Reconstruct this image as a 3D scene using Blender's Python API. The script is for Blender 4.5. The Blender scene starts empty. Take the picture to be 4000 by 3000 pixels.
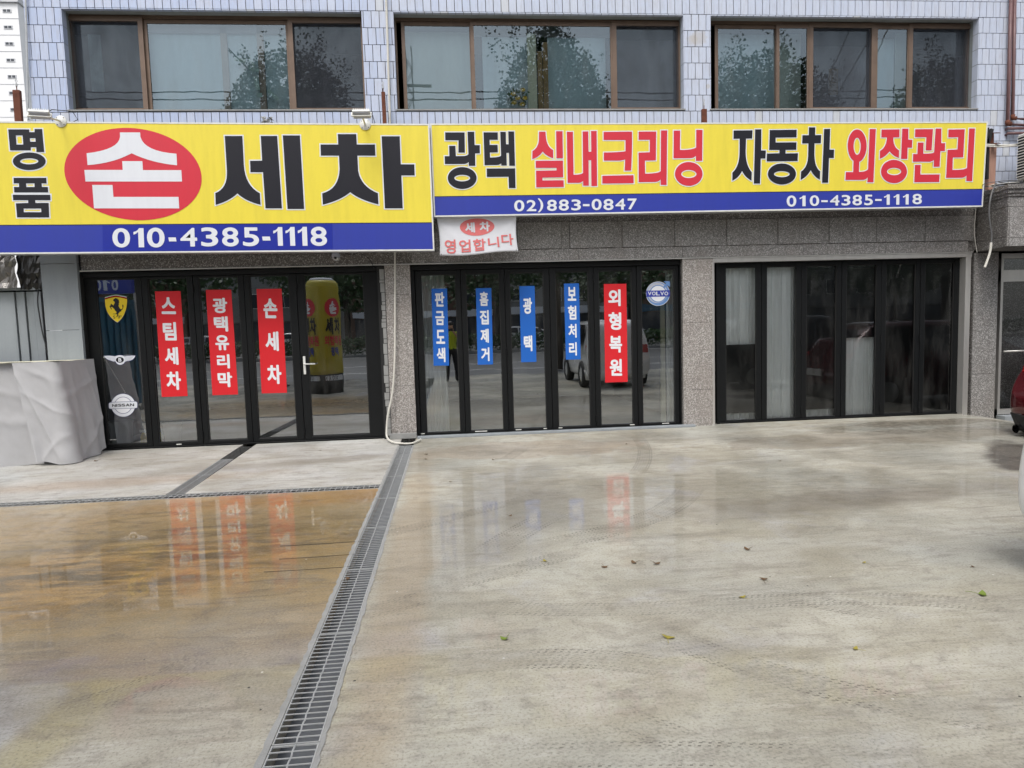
import bpy, bmesh, math, random
from math import sin, cos, pi, radians
from mathutils import Vector, Matrix
from mathutils.geometry import tessellate_polygon
random.seed(7)
SC = bpy.context.scene
COL = SC.collection

# ------------------------------------------------------------------ camera
F_PX, PITCH, YAW, ROLL = 2670.8, radians(4.766), radians(5.066), radians(-1.7046)
CAM = Vector((0, -9.9, 1.565))
_f = Vector((sin(YAW)*cos(PITCH), cos(YAW)*cos(PITCH), -sin(PITCH)))
_r0 = Vector((cos(YAW), -sin(YAW), 0)); _u0 = _r0.cross(_f)
RGT = _r0*cos(ROLL) + _u0*sin(ROLL); UPV = _u0*cos(ROLL) - _r0*sin(ROLL); FWD = _f
cd = bpy.data.cameras.new('camera'); cam = bpy.data.objects.new('camera', cd); COL.objects.link(cam)
cd.sensor_width = 36; cd.lens = F_PX/4000*36; cd.clip_start = 0.02; cd.clip_end = 2000
m = Matrix((RGT, UPV, -FWD)).transposed().to_4x4(); m.translation = CAM; cam.matrix_world = m
SC.camera = cam
def ray(px, py): return FWD*F_PX + RGT*(px-2000) - UPV*(py-1500)
def PY(px, py, Y=0.0):
    d = ray(px, py); t = (Y-CAM.y)/d.y; return CAM + d*t
def PZ(px, py, Z=0.0):
    d = ray(px, py); t = (Z-CAM.z)/d.z; return CAM + d*t

# ------------------------------------------------------------------ light
W = bpy.data.worlds.new('World'); SC.world = W; W.use_nodes = True
nt = W.node_tree; nt.nodes.clear()
sky = nt.nodes.new('ShaderNodeTexSky'); sky.sky_type = 'NISHITA'; sky.sun_disc = False
SUN_EL, SUN_AZ = radians(58), radians(200)
sky.sun_elevation = SUN_EL; sky.sun_rotation = SUN_AZ; sky.air_density = 1.0; sky.dust_density = 3.0; sky.ozone_density = 1.0
hs = nt.nodes.new('ShaderNodeHueSaturation'); hs.inputs['Saturation'].default_value = 0.33
bg = nt.nodes.new('ShaderNodeBackground'); bg.inputs['Strength'].default_value = 0.15
wo = nt.nodes.new('ShaderNodeOutputWorld')
nt.links.new(sky.outputs[0], hs.inputs['Color']); nt.links.new(hs.outputs[0], bg.inputs['Color']); nt.links.new(bg.outputs[0], wo.inputs['Surface'])
sd = bpy.data.lights.new('sun', 'SUN'); sd.energy = 1.1; sd.angle = radians(25); sd.color = (1, 0.97, 0.92)
so = bpy.data.objects.new('sun', sd); COL.objects.link(so)
sdir = Vector((sin(SUN_AZ)*cos(SUN_EL), cos(SUN_AZ)*cos(SUN_EL), sin(SUN_EL)))
so.rotation_euler = sdir.to_track_quat('Z', 'Y').to_euler(); so.location = (0, -12, 20)
SC.view_settings.view_transform = 'Standard'; SC.view_settings.look = 'None'
SC.view_settings.exposure = 0.72; SC.view_settings.gamma = 1; SC.view_settings.use_curve_mapping = False
SC.render.engine = 'CYCLES'; SC.cycles.use_denoising = True; SC.cycles.max_bounces = 8
SC.cycles.transparent_max_bounces = 12; SC.cycles.sample_clamp_indirect = 6

# ------------------------------------------------------------------ materials
class NT:
    def __init__(s, name):
        s.m = bpy.data.materials.new(name); s.m.use_nodes = True; s.t = s.m.node_tree; s.t.nodes.clear()
        s.out = s.n('ShaderNodeOutputMaterial')
    def n(s, typ, **kw):
        x = s.t.nodes.new(typ)
        for k, v in kw.items(): setattr(x, k, v)
        return x
    def l(s, a, b): s.t.links.new(a, b)
    def put(s, sock, v):
        if hasattr(v, 'is_output') or isinstance(v, bpy.types.NodeSocket): s.l(v, sock)
        elif isinstance(v, (tuple, list)) and len(v) == 3 and sock.type == 'RGBA': sock.default_value = (*v, 1)
        else: sock.default_value = v
    def math(s, op, a, b=0.0, c=None, clamp=False):
        x = s.n('ShaderNodeMath', operation=op, use_clamp=clamp); s.put(x.inputs[0], a); s.put(x.inputs[1], b)
        if c is not None: s.put(x.inputs[2], c)
        return x.outputs[0]
    def mix(s, f, a, b, blend='MIX'):
        x = s.n('ShaderNodeMix', data_type='RGBA', blend_type=blend); s.put(x.inputs[0], f); s.put(x.inputs[6], a); s.put(x.inputs[7], b)
        return x.outputs[2]
    def noise(s, scale, detail=4, vec=None, rough=0.55, dist=0.0):
        x = s.n('ShaderNodeTexNoise'); x.inputs['Scale'].default_value = scale; x.inputs['Detail'].default_value = detail
        x.inputs['Roughness'].default_value = rough; x.inputs['Distortion'].default_value = dist
        if vec is not None: s.l(vec, x.inputs['Vector'])
        return x.outputs['Fac']
    def ramp(s, f, a, b, lo=0.0, hi=1.0):
        x = s.n('ShaderNodeMapRange'); x.interpolation_type = 'SMOOTHSTEP'
        s.put(x.inputs[0], f); x.inputs[1].default_value = a; x.inputs[2].default_value = b; x.inputs[3].default_value = lo; x.inputs[4].default_value = hi
        return x.outputs[0]
    def pos(s, sc=(1, 1, 1), rz=0.0, off=(0, 0, 0)):
        g = s.n('ShaderNodeNewGeometry'); mp = s.n('ShaderNodeMapping'); mp.inputs['Scale'].default_value = sc
        mp.inputs['Rotation'].default_value = (0, 0, rz); mp.inputs['Location'].default_value = off
        s.l(g.outputs['Position'], mp.inputs['Vector']); return mp.outputs[0]
    def bump(s, h, strength=0.3, dist=0.01):
        b = s.n('ShaderNodeBump'); b.inputs['Strength'].default_value = strength; b.inputs['Distance'].default_value = dist
        s.l(h, b.inputs['Height']); return b.outputs[0]
    def bsdf(s, col, rough=0.5, metal=0.0, **kw):
        b = s.n('ShaderNodeBsdfPrincipled'); s.put(b.inputs['Base Color'], col); s.put(b.inputs['Roughness'], rough); s.put(b.inputs['Metallic'], metal)
        for k, v in kw.items(): s.put(b.inputs[k.replace('_', ' ')], v)
        s.l(b.outputs[0], s.out.inputs[0]); return b

def plain(name, col, rough=0.5, metal=0.0, dirt=0.25, dscale=3.0, bump=0.0, streak=False, **kw):
    t = NT(name)
    v = t.pos((1, 1, 0.12) if streak else (1, 1, 1))
    n1 = t.noise(dscale*(3 if streak else 1), 5, v, 0.6)
    n2 = t.noise(dscale*14, 3, t.pos())
    f = t.math('MULTIPLY', t.ramp(n1, 0.35, 0.75), dirt)
    f2 = t.math('MULTIPLY', t.ramp(n2, 0.45, 0.8), dirt*0.5)
    dark = tuple(c*0.55 for c in col)
    c = t.mix(f, col, dark); c = t.mix(f2, c, tuple(c_*0.7 for c_ in col))
    r = t.math('ADD', t.math('MULTIPLY', n1, 0.2), max(rough-0.1, 0.02))
    b = t.bsdf(c, r, metal, **kw)
    if bump: t.l(t.bump(n2, bump), b.inputs['Normal'])
    return t.m

M = {}
M['yellow'] = plain('sign_yellow', (0.80, 0.66, 0.06), 0.42, dirt=0.19, streak=True)
M['blue'] = plain('sign_blue', (0.028, 0.045, 0.34), 0.38, dirt=0.15, streak=True)
M['blue_new'] = plain('sign_blue_new', (0.012, 0.024, 0.30), 0.35, dirt=0.08)
M['ink'] = plain('sign_ink', (0.010, 0.010, 0.016), 0.5, dirt=0.1, Specular_IOR_Level=0.35)
M['white_vinyl'] = plain('white_vinyl', (0.72, 0.74, 0.78), 0.4, dirt=0.1, streak=True)
M['red_vinyl'] = plain('red_vinyl', (0.62, 0.028, 0.05), 0.4, dirt=0.1, streak=True)
M['banner_red'] = plain('banner_red', (0.66, 0.008, 0.016), 0.6, dirt=0.08)
M['banner_blue'] = plain('banner_blue', (0.004, 0.115, 0.50), 0.6, dirt=0.08)
M['banner_white'] = plain('banner_white', (0.78, 0.79, 0.82), 0.5, dirt=0.05)
M['cloth_white'] = plain('banner_cloth', (0.68, 0.69, 0.73), 0.8, dirt=0.16)
M['pink_print'] = plain('faded_print', (0.70, 0.17, 0.17), 0.7, dirt=0.2, dscale=25)
M['alu'] = plain('aluminium', (0.72, 0.73, 0.75), 0.35, 0.7, dirt=0.2)
M['steel'] = plain('stainless', (0.62, 0.60, 0.57), 0.32, 0.6, dirt=0.3, streak=True)
M['black_frame'] = plain('black_frame', (0.005, 0.0058, 0.0065), 0.5, dirt=0.5, dscale=6, bump=0.05, Specular_IOR_Level=0.28)
M['rubber'] = plain('rubber', (0.012, 0.012, 0.012), 0.7)
M['brown_frame'] = plain('bronze_frame', (0.17, 0.115, 0.082), 0.45, 0.2, dirt=0.45, dscale=5)
M['rust'] = plain('rusty_steel', (0.13, 0.035, 0.014), 0.8, dirt=0.7, dscale=12, bump=0.3)
M['grate_dark'] = plain('grimy_grate', (0.10, 0.10, 0.095), 0.5, 0.3, dirt=0.5, dscale=10)
M['galv'] = plain('galvanised', (0.50, 0.51, 0.51), 0.4, 0.3, dirt=0.3, dscale=12)
M['white_paint'] = plain('white_paint', (0.72, 0.72, 0.68), 0.45, dirt=0.3, dscale=15)
M['white_plastic'] = plain('white_plastic', (0.74, 0.72, 0.66), 0.5, dirt=0.25, dscale=8)
M['cement'] = plain('cement', (0.30, 0.30, 0.29), 0.85, dirt=0.4, dscale=7, bump=0.3)
M['grey_panel'] = plain('grey_panel', (0.29, 0.315, 0.335), 0.55, dirt=0.3, dscale=2.5, streak=True, bump=0.05)
M['foil'] = plain('crumpled_film', (0.17, 0.16, 0.15), 0.22, 0.3, dirt=0.9, dscale=5, bump=0.3)
M['dark_film'] = plain('dark_sheet', (0.022, 0.02, 0.018), 0.35, dirt=0.5)
M['pipe'] = plain('pipe_paint', (0.13, 0.062, 0.062), 0.5, dirt=0.6, dscale=10)
M['wood'] = plain('pink_wood', (0.42, 0.24, 0.18), 0.8, dirt=0.5, dscale=9, streak=True)
M['brown_wood'] = plain('brown_wood', (0.30, 0.17, 0.06), 0.7, dirt=0.4, dscale=6, streak=True)
M['cable'] = plain('cable_black', (0.015, 0.015, 0.016), 0.5)
M['cable_grey'] = plain('cable_grey', (0.10, 0.10, 0.10), 0.6)
M['cable_white'] = plain('cable_white', (0.62, 0.60, 0.54), 0.6)
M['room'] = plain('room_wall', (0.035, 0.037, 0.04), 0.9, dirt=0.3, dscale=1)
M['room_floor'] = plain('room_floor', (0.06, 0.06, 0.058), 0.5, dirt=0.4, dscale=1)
M['blind'] = plain('curtain_fabric', (0.86, 0.88, 0.87), 0.9, dirt=0.3, dscale=4, streak=True)
M['black_sheet'] = plain('black_sheet', (0.004, 0.0045, 0.005), 0.35, dirt=0.3)
M['frost'] = plain('frosted_pane', (0.47, 0.55, 0.58), 0.6, dirt=0.35, dscale=1.5, streak=True)
M['frost_grey'] = plain('frosted_pane_grey', (0.50, 0.53, 0.49), 0.6, dirt=0.3, dscale=1.5, streak=True)
M['mould'] = plain('inner_frame', (0.27, 0.24, 0.26), 0.6, dirt=0.3)
M['paper'] = plain('paper_tape', (0.42, 0.50, 0.47), 0.8, dirt=0.2)
M['petal'] = plain('yellow_petal', (0.75, 0.50, 0.02), 0.7, dirt=0.3, dscale=20)
M['stemgreen'] = plain('stem_green', (0.04, 0.10, 0.03), 0.7)
M['asphalt'] = plain('asphalt', (0.052, 0.053, 0.056), 0.42, dirt=0.4, dscale=1.5, bump=0.3)
M['earth'] = plain('ground_far', (0.10, 0.10, 0.095), 0.9, dirt=0.4, dscale=0.5)
M['bark'] = plain('bark', (0.07, 0.055, 0.04), 0.9, bump=0.5, dscale=6)
M['leaf'] = plain('ginkgo_leaf', (0.035, 0.075, 0.018), 0.6, dirt=0.5, dscale=0.8)
M['hedge'] = plain('hedge_leaf', (0.03, 0.075, 0.015), 0.6, dirt=0.5, dscale=2)
M['brick'] = plain('brown_brick', (0.15, 0.09, 0.065), 0.9, dirt=0.4, dscale=2)
M['render_wall'] = plain('grey_render', (0.25, 0.25, 0.24), 0.9, dirt=0.3)
M['tower'] = plain('tower_white', (0.80, 0.80, 0.80), 0.8, dirt=0.06)
M['tower_line'] = plain('tower_joint', (0.55, 0.56, 0.58), 0.8, dirt=0.1)
M['win_dark'] = plain('window_dark', (0.05, 0.055, 0.065), 0.15, dirt=0.1)
M['win_blue'] = plain('window_blue', (0.20, 0.30, 0.34), 0.15, dirt=0.2)
M['tarp'] = plain('tarp_fabric', (0.45, 0.447, 0.455), 0.7, dirt=0.14, dscale=2.5, bump=0.04)
M['cream'] = plain('cream_top', (0.62, 0.60, 0.45), 0.7)
M['red_paint'] = plain('car_red', (0.085, 0.004, 0.008), 0.22, 0.3, dirt=0.2, Coat_Weight=1.0)
M['white_car'] = plain('car_white', (0.68, 0.68, 0.67), 0.25, dirt=0.12, Coat_Weight=1.0)
M['black_car'] = plain('car_black', (0.006, 0.006, 0.007), 0.2, dirt=0.2, Coat_Weight=1.0)
M['silver_car'] = plain('car_silver', (0.42, 0.43, 0.45), 0.3, 0.5)
M['car_glass'] = plain('car_glass', (0.008, 0.01, 0.012), 0.06)
M['inner_brown'] = plain('inner_brown_frame', (0.34, 0.25, 0.20), 0.6, dirt=0.3)
M['bucket_grey'] = plain('bucket_grey', (0.35, 0.37, 0.38), 0.5)
M['drain_black'] = plain('dark_channel', (0.025, 0.026, 0.028), 0.4, dirt=0.4)
M['lamp_red'] = plain('lamp_red', (0.30, 0.006, 0.008), 0.15, dirt=0.1)
M['chrome'] = plain('chrome', (0.7, 0.7, 0.7), 0.12, 1.0, dirt=0.1)
M['container'] = plain('container_blue', (0.02, 0.11, 0.19), 0.5, dirt=0.3, streak=True)
M['inflatable'] = plain('inflatable_yellow', (0.42, 0.35, 0.025), 0.5, dirt=0.1)
M['cone'] = plain('cone_orange', (0.60, 0.06, 0.02), 0.5)
M['vest'] = plain('vest_green', (0.42, 0.50, 0.02), 0.8)
M['trousers'] = plain('trousers_dark', (0.012, 0.012, 0.015), 0.8)
M['skin'] = plain('skin', (0.45, 0.27, 0.18), 0.5)
M['hair'] = plain('hair', (0.012, 0.01, 0.01), 0.6)
M['marking'] = plain('road_marking', (0.70, 0.70, 0.68), 0.7)
M['leaf_brown'] = plain('leaf_brown', (0.12, 0.068, 0.03), 0.7)
M['leaf_yellow'] = plain('leaf_yellow', (0.30, 0.25, 0.04), 0.6, dirt=0.1)
M['leaf_green'] = plain('leaf_green', (0.15, 0.21, 0.025), 0.6, dirt=0.1)
M['navy'] = plain('navy_print', (0.02, 0.03, 0.16), 0.5)
M['sticker_grey'] = plain('sticker_grey', (0.50, 0.52, 0.60), 0.4)
M['steel_blue'] = plain('sticker_steel_blue', (0.14, 0.27, 0.55), 0.4)
M['emblem_yellow'] = plain('emblem_yellow', (0.80, 0.58, 0.01), 0.5, dirt=0.05)
M['green_print'] = plain('green_print', (0.02, 0.20, 0.06), 0.5)
M['drain_dark'] = plain('drain_channel', (0.13, 0.14, 0.155), 0.4, 0.1, dirt=0.5)

def glass(name, refl, tint, gcol=(0.93, 0.97, 1)):
    t = NT(name)
    tr = t.n('ShaderNodeBsdfTransparent'); tr.inputs[0].default_value = (*tint, 1)
    gl = t.n('ShaderNodeBsdfGlossy'); gl.inputs['Roughness'].default_value = 0.0; gl.inputs['Color'].default_value = (*gcol, 1)
    fr = t.n('ShaderNodeFresnel'); fr.inputs[0].default_value = 1.45
    wv = t.noise(1.3, 2, t.pos()); bm = t.bump(wv, 0.05, 0.02); t.l(bm, gl.inputs['Normal'])
    f = t.math('ADD', fr.outputs[0], refl, clamp=True)
    mx = t.n('ShaderNodeMixShader'); t.l(f, mx.inputs[0]); t.l(tr.outputs[0], mx.inputs[1]); t.l(gl.outputs[0], mx.inputs[2])
    # dust film
    df = t.n('ShaderNodeBsdfDiffuse'); df.inputs[0].default_value = (0.4, 0.4, 0.38, 1)
    dn = t.math('MULTIPLY', t.ramp(t.noise(5, 6, t.pos((1, 1, 0.3))), 0.4, 0.8), 0.07)
    m2 = t.n('ShaderNodeMixShader'); t.l(dn, m2.inputs[0]); t.l(mx.outputs[0], m2.inputs[1]); t.l(df.outputs[0], m2.inputs[2])
    t.l(m2.outputs[0], t.out.inputs[0]); return t.m
M['glass_tinted'] = glass('tinted_door_glass', 0.03, (0.93, 0.95, 0.95))
M['glass'] = glass('door_glass', 0.32, (0.84, 0.87, 0.87))
M['win_glass'] = glass('window_glass', 0.105, (0.78, 0.88, 0.90), (0.80, 0.93, 1.0))
M['screen_glass'] = glass('window_glass_screened', 0.10, (0.5, 0.52, 0.55))
def screen():
    t = NT('insect_screen'); tr = t.n('ShaderNodeBsdfTransparent'); df = t.n('ShaderNodeBsdfDiffuse'); df.inputs[0].default_value = (0.060, 0.066, 0.078, 1)
    v = t.ramp(t.noise(1.5, 4, t.pos((1, 1, .6)), dist=2.0), 0.3, 0.8, 0.36, 0.60)
    mx = t.n('ShaderNodeMixShader'); t.l(v, mx.inputs[0]); t.l(tr.outputs[0], mx.inputs[1]); t.l(df.outputs[0], mx.inputs[2]); t.l(mx.outputs[0], t.out.inputs[0]); return t.m
M['screen'] = screen()

def tile_mat():
    t = NT('glazed_tile'); oi = t.n('ShaderNodeObjectInfo')
    at = t.n('ShaderNodeAttribute'); at.attribute_name = 'tone'
    rnd = t.math('FRACT', t.math('ADD', oi.outputs['Random'], at.outputs['Fac']))
    c = t.mix(rnd, (0.415, 0.485, 0.66), (0.485, 0.535, 0.665))
    g = t.n('ShaderNodeNewGeometry'); sx = t.n('ShaderNodeSeparateXYZ'); t.l(g.outputs['Position'], sx.inputs[0])
    # the tile colour grades to a greyer tone towards the right end
    c = t.mix(t.ramp(sx.outputs[0], -4.0, 3.0, 0.0, 0.55), c, (0.56, 0.59, 0.65))
    st = t.noise(9, 5, t.pos((3, 3, 0.5)), 0.65)
    c = t.mix(t.math('MULTIPLY', t.ramp(st, 0.42, 0.72), 0.32), c, (0.33, 0.31, 0.31))
    pat = t.ramp(t.noise(0.9, 4, t.pos((1, 1, 2))), 0.55, 0.72)
    c = t.mix(t.math('MULTIPLY', pat, 0.22), c, (0.44, 0.42, 0.38))
    for (sx_, sy_, rr_) in ((3.72, 5.62, .13), (3.62, 5.60, .09), (3.85, 4.95, .04), (7.98, 3.95, .14)):
        q_ = t.n('ShaderNodeVectorMath', operation='DISTANCE'); t.l(t.pos((1, 0, 1)), q_.inputs[0]); q_.inputs[1].default_value = (sx_, 0, sy_)
        k_ = t.ramp(t.math('ADD', q_.outputs['Value'], t.math('MULTIPLY', t.noise(22, 4, t.pos()), rr_*1.2)), rr_*1.1, rr_*1.7, 0.4, 0.0); c = t.mix(k_, c, (0.42, 0.36, 0.27))
    odd = t.math('GREATER_THAN', rnd, 0.975); c = t.mix(t.math('MULTIPLY', odd, 0.28), c, (0.56, 0.54, 0.44))
    b = t.bsdf(c, t.math('ADD', 0.22, t.math('MULTIPLY', st, 0.3)))
    t.l(t.bump(t.noise(16, 2, t.pos()), 0.12, 0.01), b.inputs['Normal']); return t.m
M['tile'] = tile_mat()
M['grout'] = plain('tile_grout', (0.045, 0.036, 0.034), 0.95, dirt=0.4)
M['soffit'] = plain('soffit_paint', (0.27, 0.29, 0.285), 0.7, dirt=0.5)

def granite(name, base, warm):
    t = NT(name); p = t.pos()
    vo = t.n('ShaderNodeTexVoronoi'); vo.inputs['Scale'].default_value = 95; t.l(p, vo.inputs['Vector'])
    bw = t.n('ShaderNodeRGBToBW'); t.l(vo.outputs['Color'], bw.inputs[0])
    a = t.ramp(bw.outputs[0], 0.25, 0.75)
    c = t.mix(a, tuple(x*0.66 for x in base), tuple(min(x*1.3, .8) for x in base))
    sp = t.ramp(bw.outputs[0], 0.70, 0.80); c = t.mix(t.math('MULTIPLY', sp, 0.55), c, (0.62, 0.60, 0.58))
    n = t.noise(170, 2, p); c = t.mix(t.math('MULTIPLY', t.ramp(n, 0.55, 0.7), 0.5), c, (0.03, 0.028, 0.028))
    c = t.mix(t.math('MULTIPLY', t.ramp(t.noise(2.2, 5, p), 0.45, 0.75), 0.45), c, warm)
    st = t.ramp(t.noise(7, 5, t.pos((2, 1, 0.25)), 0.7), 0.52, 0.78)
    c = t.mix(t.math('MULTIPLY', st, 0.35), c, (0.07, 0.06, 0.05))
    b = t.bsdf(c, 0.5); t.l(t.bump(n, 0.15, 0.004), b.inputs['Normal']); return t.m
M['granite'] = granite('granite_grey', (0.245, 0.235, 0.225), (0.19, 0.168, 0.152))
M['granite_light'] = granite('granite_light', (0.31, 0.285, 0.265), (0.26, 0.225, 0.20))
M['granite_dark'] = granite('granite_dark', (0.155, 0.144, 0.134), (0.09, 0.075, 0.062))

# ------------------------------------------------------------------ mesh building
class MB:
    def __init__(s): s.v = []; s.f = []; s.mi = []; s.cur = 0
    def quad(s, a, b, c, d):
        n = len(s.v); s.v += [Vector(a), Vector(b), Vector(c), Vector(d)]; s.f.append((n, n+1, n+2, n+3)); s.mi.append(s.cur); return s
    def tri(s, a, b, c):
        n = len(s.v); s.v += [Vector(a), Vector(b), Vector(c)]; s.f.append((n, n+1, n+2)); s.mi.append(s.cur); return s
    def hexa(s, p):  # 8 corners: bottom 4 ccw, top 4
        n = len(s.v); s.v += [Vector(q) for q in p]
        for q in ((0, 3, 2, 1), (4, 5, 6, 7), (0, 1, 5, 4), (1, 2, 6, 5), (2, 3, 7, 6), (3, 0, 4, 7)):
            s.f.append(tuple(n+i for i in q)); s.mi.append(s.cur)
        return s
    def box(s, x0, x1, y0, y1, z0, z1):
        x0, x1 = min(x0, x1), max(x0, x1); y0, y1 = min(y0, y1), max(y0, y1); z0, z1 = min(z0, z1), max(z0, z1)
        return s.hexa([(x0, y0, z0), (x1, y0, z0), (x1, y1, z0), (x0, y1, z0), (x0, y0, z1), (x1, y0, z1), (x1, y1, z1), (x0, y1, z1)])
    def bar(s, a, b, w, h=None, up=(0, 0, 1)):
        a, b = Vector(a), Vector(b); h = h or w; d = (b-a).normalized(); u = Vector(up)
        if abs(d.dot(u)) > 0.95: u = Vector((0, 1, 0))
        x = d.cross(u).normalized()*w/2; y = x.cross(d).normalized()*h/2
        return s.hexa([a-x-y, a+x-y, b+x-y, b-x-y, a-x+y, a+x+y, b+x+y, b-x+y])
    def tube(s, pts, r, n=8, cap=True):
        pts = [Vector(p) for p in pts]; rs = r if isinstance(r, (list, tuple)) else [r]*len(pts); base = len(s.v); px = None
        for i, p in enumerate(pts):
            d = (pts[min(i+1, len(pts)-1)]-pts[max(i-1, 0)]).normalized()
            if px is None: px = d.orthogonal().normalized()
            px = (px - d*px.dot(d)); px = px.normalized() if px.length > 1e-6 else d.orthogonal().normalized(); py = d.cross(px)
            for k in range(n): s.v.append(p+(px*cos(2*pi*k/n)+py*sin(2*pi*k/n))*rs[i])
        for i in range(len(pts)-1):
            for k in range(n):
                a = base+i*n+k; b = base+i*n+(k+1) % n; s.f.append((a, b, b+n, a+n)); s.mi.append(s.cur)
        if cap:
            s.f.append(tuple(base+k for k in range(n))[::-1]); s.mi.append(s.cur)
            e = base+(len(pts)-1)*n; s.f.append(tuple(e+k for k in range(n))); s.mi.append(s.cur)
        return s
    def lathe(s, prof, c, axis='Z', n=16):
        base = len(s.v); c = Vector(c)
        for r, h in prof:
            for k in range(n):
                a = 2*pi*k/n; x, y = r*cos(a), r*sin(a)
                s.v.append(c + (Vector((x, y, h)) if axis == 'Z' else Vector((x, -h, y)) if axis == 'Y' else Vector((h, x, y))))
        for i in range(len(prof)-1):
            for k in range(n):
                a = base+i*n+k; b = base+i*n+(k+1) % n; s.f.append((a, b, b+n, a+n)); s.mi.append(s.cur)
        s.f.append(tuple(base+k for k in range(n))); s.mi.append(s.cur)
        e = base+(len(prof)-1)*n; s.f.append(tuple(e+k for k in range(n))); s.mi.append(s.cur)
        return s
    def prism_y(s, loop, y0, y1):  # loop of (x,z), extruded along Y
        tri = tessellate_polygon([[Vector((x, z, 0)) for x, z in loop]]); n = len(loop); b = len(s.v)
        s.v += [Vector((x, y0, z)) for x, z in loop]+[Vector((x, y1, z)) for x, z in loop]
        for t in tri:
            s.f.append(tuple(b+i for i in t)); s.mi.append(s.cur); s.f.append(tuple(b+n+i for i in t)[::-1]); s.mi.append(s.cur)
        for i in range(n):
            j = (i+1) % n; s.f.append((b+i, b+j, b+n+j, b+n+i)); s.mi.append(s.cur)
        return s
    def mesh(s, name, mats, org=Vector((0, 0, 0)), smooth=False, normals=True):
        me = bpy.data.meshes.new(name); me.from_pydata([v-org for v in s.v], [], s.f)
        mats = mats if isinstance(mats, (list, tuple)) else [mats]
        for mm in mats: me.materials.append(M[mm] if isinstance(mm, str) else mm)
        me.polygons.foreach_set('material_index', s.mi)
        if smooth: me.polygons.foreach_set('use_smooth', [True]*len(s.f))
        if normals:
            bm = bmesh.new(); bm.from_mesh(me); bmesh.ops.recalc_face_normals(bm, faces=bm.faces); bm.to_mesh(me); bm.free()
        me.update(); return me
    def build(s, name, mats, parent=None, smooth=False, normals=True, bevel=0.0):
        if parent is not None: org = WP[parent]
        else:
            xs = [v.x for v in s.v]; ys = [v.y for v in s.v]; zs = [v.z for v in s.v]
            org = Vector(((min(xs)+max(xs))/2, (min(ys)+max(ys))/2, min(zs)))
        o = bpy.data.objects.new(name, s.mesh(name, mats, org, smooth, normals)); COL.objects.link(o)
        WP[o] = org
        if parent is not None: o.parent = parent
        else: o.location = org
        if bevel:
            b = o.modifiers.new('bevel', 'BEVEL'); b.width = bevel; b.segments = 2; b.limit_method = 'ANGLE'
        return o
WP = {}
def tag(o, label, cat, group=None):
    o['label'] = label; o['category'] = cat
    if group: o['group'] = group
    return o
def thing(name, label, cat, loc, group=None):
    o = bpy.data.objects.new(name, None); COL.objects.link(o); o.location = loc; o.empty_display_size = 0.1
    WP[o] = Vector(loc); return tag(o, label, cat, group)
def struct(o, kind='structure'): o['kind'] = kind; return o
def inst(name, mesh, wloc, parent, rot=None):
    o = bpy.data.objects.new(name, mesh); COL.objects.link(o); o.parent = parent; o.location = Vector(wloc)-WP[parent]
    if rot: o.rotation_euler = rot
    return o
def part_empty(name, parent):
    o = bpy.data.objects.new(name, None); COL.objects.link(o); o.parent = parent; WP[o] = WP[parent]; return o

# ------------------------------------------------------------------ flat print: traced shapes and text on a plane Y = const
def flat_loops(s):
    """'x,y x,y Qcx,cy x,y ...' loops separated by |  -> list of point lists"""
    out = []
    for part in s.split('|'):
        pts = []; q = None
        for tok in part.split():
            isq = tok[0] == 'Q'; x, y = map(float, tok.lstrip('Q').split(','))
            if isq: q = (x, y); continue
            if q:
                a = pts[-1]
                for k in range(1, 9):
                    t = k/8; pts.append((a[0]*(1-t)**2+2*q[0]*t*(1-t)+x*t*t, a[1]*(1-t)**2+2*q[1]*t*(1-t)+y*t*t))
                q = None
            else: pts.append((x, y))
        out.append(pts)
    return out
def ell(cx, cy, a, b, n=40, rev=False, a2=0, b2=0):
    p = [(cx+a*cos(2*pi*k/n)+a2*sin(2*pi*k/n), cy+b2*cos(2*pi*k/n)+b*sin(2*pi*k/n)) for k in range(n)]
    return p[::-1] if rev else p
def area(p): return sum(p[i][0]*p[(i+1) % len(p)][1]-p[(i+1) % len(p)][0]*p[i][1] for i in range(len(p)))/2
def offset(p, d):
    n = len(p); out = []
    for i in range(n):
        a, b, c = Vector(p[i-1]), Vector(p[i]), Vector(p[(i+1) % n]); e1 = (b-a); e2 = (c-b)
        if e1.length < 1e-9 or e2.length < 1e-9: out.append(tuple(b)); continue
        e1.normalize(); e2.normalize(); n1 = Vector((e1.y, -e1.x)); n2 = Vector((e2.y, -e2.x)); m_ = n1+n2
        if m_.length < 0.2: m_ = n1
        m_.normalize(); out.append(tuple(b+m_*min(d/max(m_.dot(n1), 0.4), d*1.7)))
    return out
def fill(mb, loops, Y, off=0.0):
    L = []
    for i, p in enumerate(loops):
        if (area(p) > 0) != (i == 0): p = p[::-1]
        if off: p = offset(p, off)
        L.append([Vector((x, z, 0)) for x, z in p])
    tri = tessellate_polygon(L); allp = [v for l in L for v in l]; b = len(mb.v)
    mb.v += [Vector((v.x, Y, v.y)) for v in allp]
    for t in tri:
        a_, b_, c_ = (allp[i] for i in t)
        if (b_.x-a_.x)*(c_.y-a_.y)-(b_.y-a_.y)*(c_.x-a_.x) < 0: t = t[::-1]
        mb.f.append(tuple(b+i for i in t)); mb.mi.append(mb.cur)
def px_loops(loops, org, Y):
    ox, oy, s = org; r = []
    for p in loops:
        q = []
        for x, y in p:
            w = PY(ox+x/s, oy+y/s, Y); q.append((w.x, w.z))
        r.append(q)
    return r
_tc = {}
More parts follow.
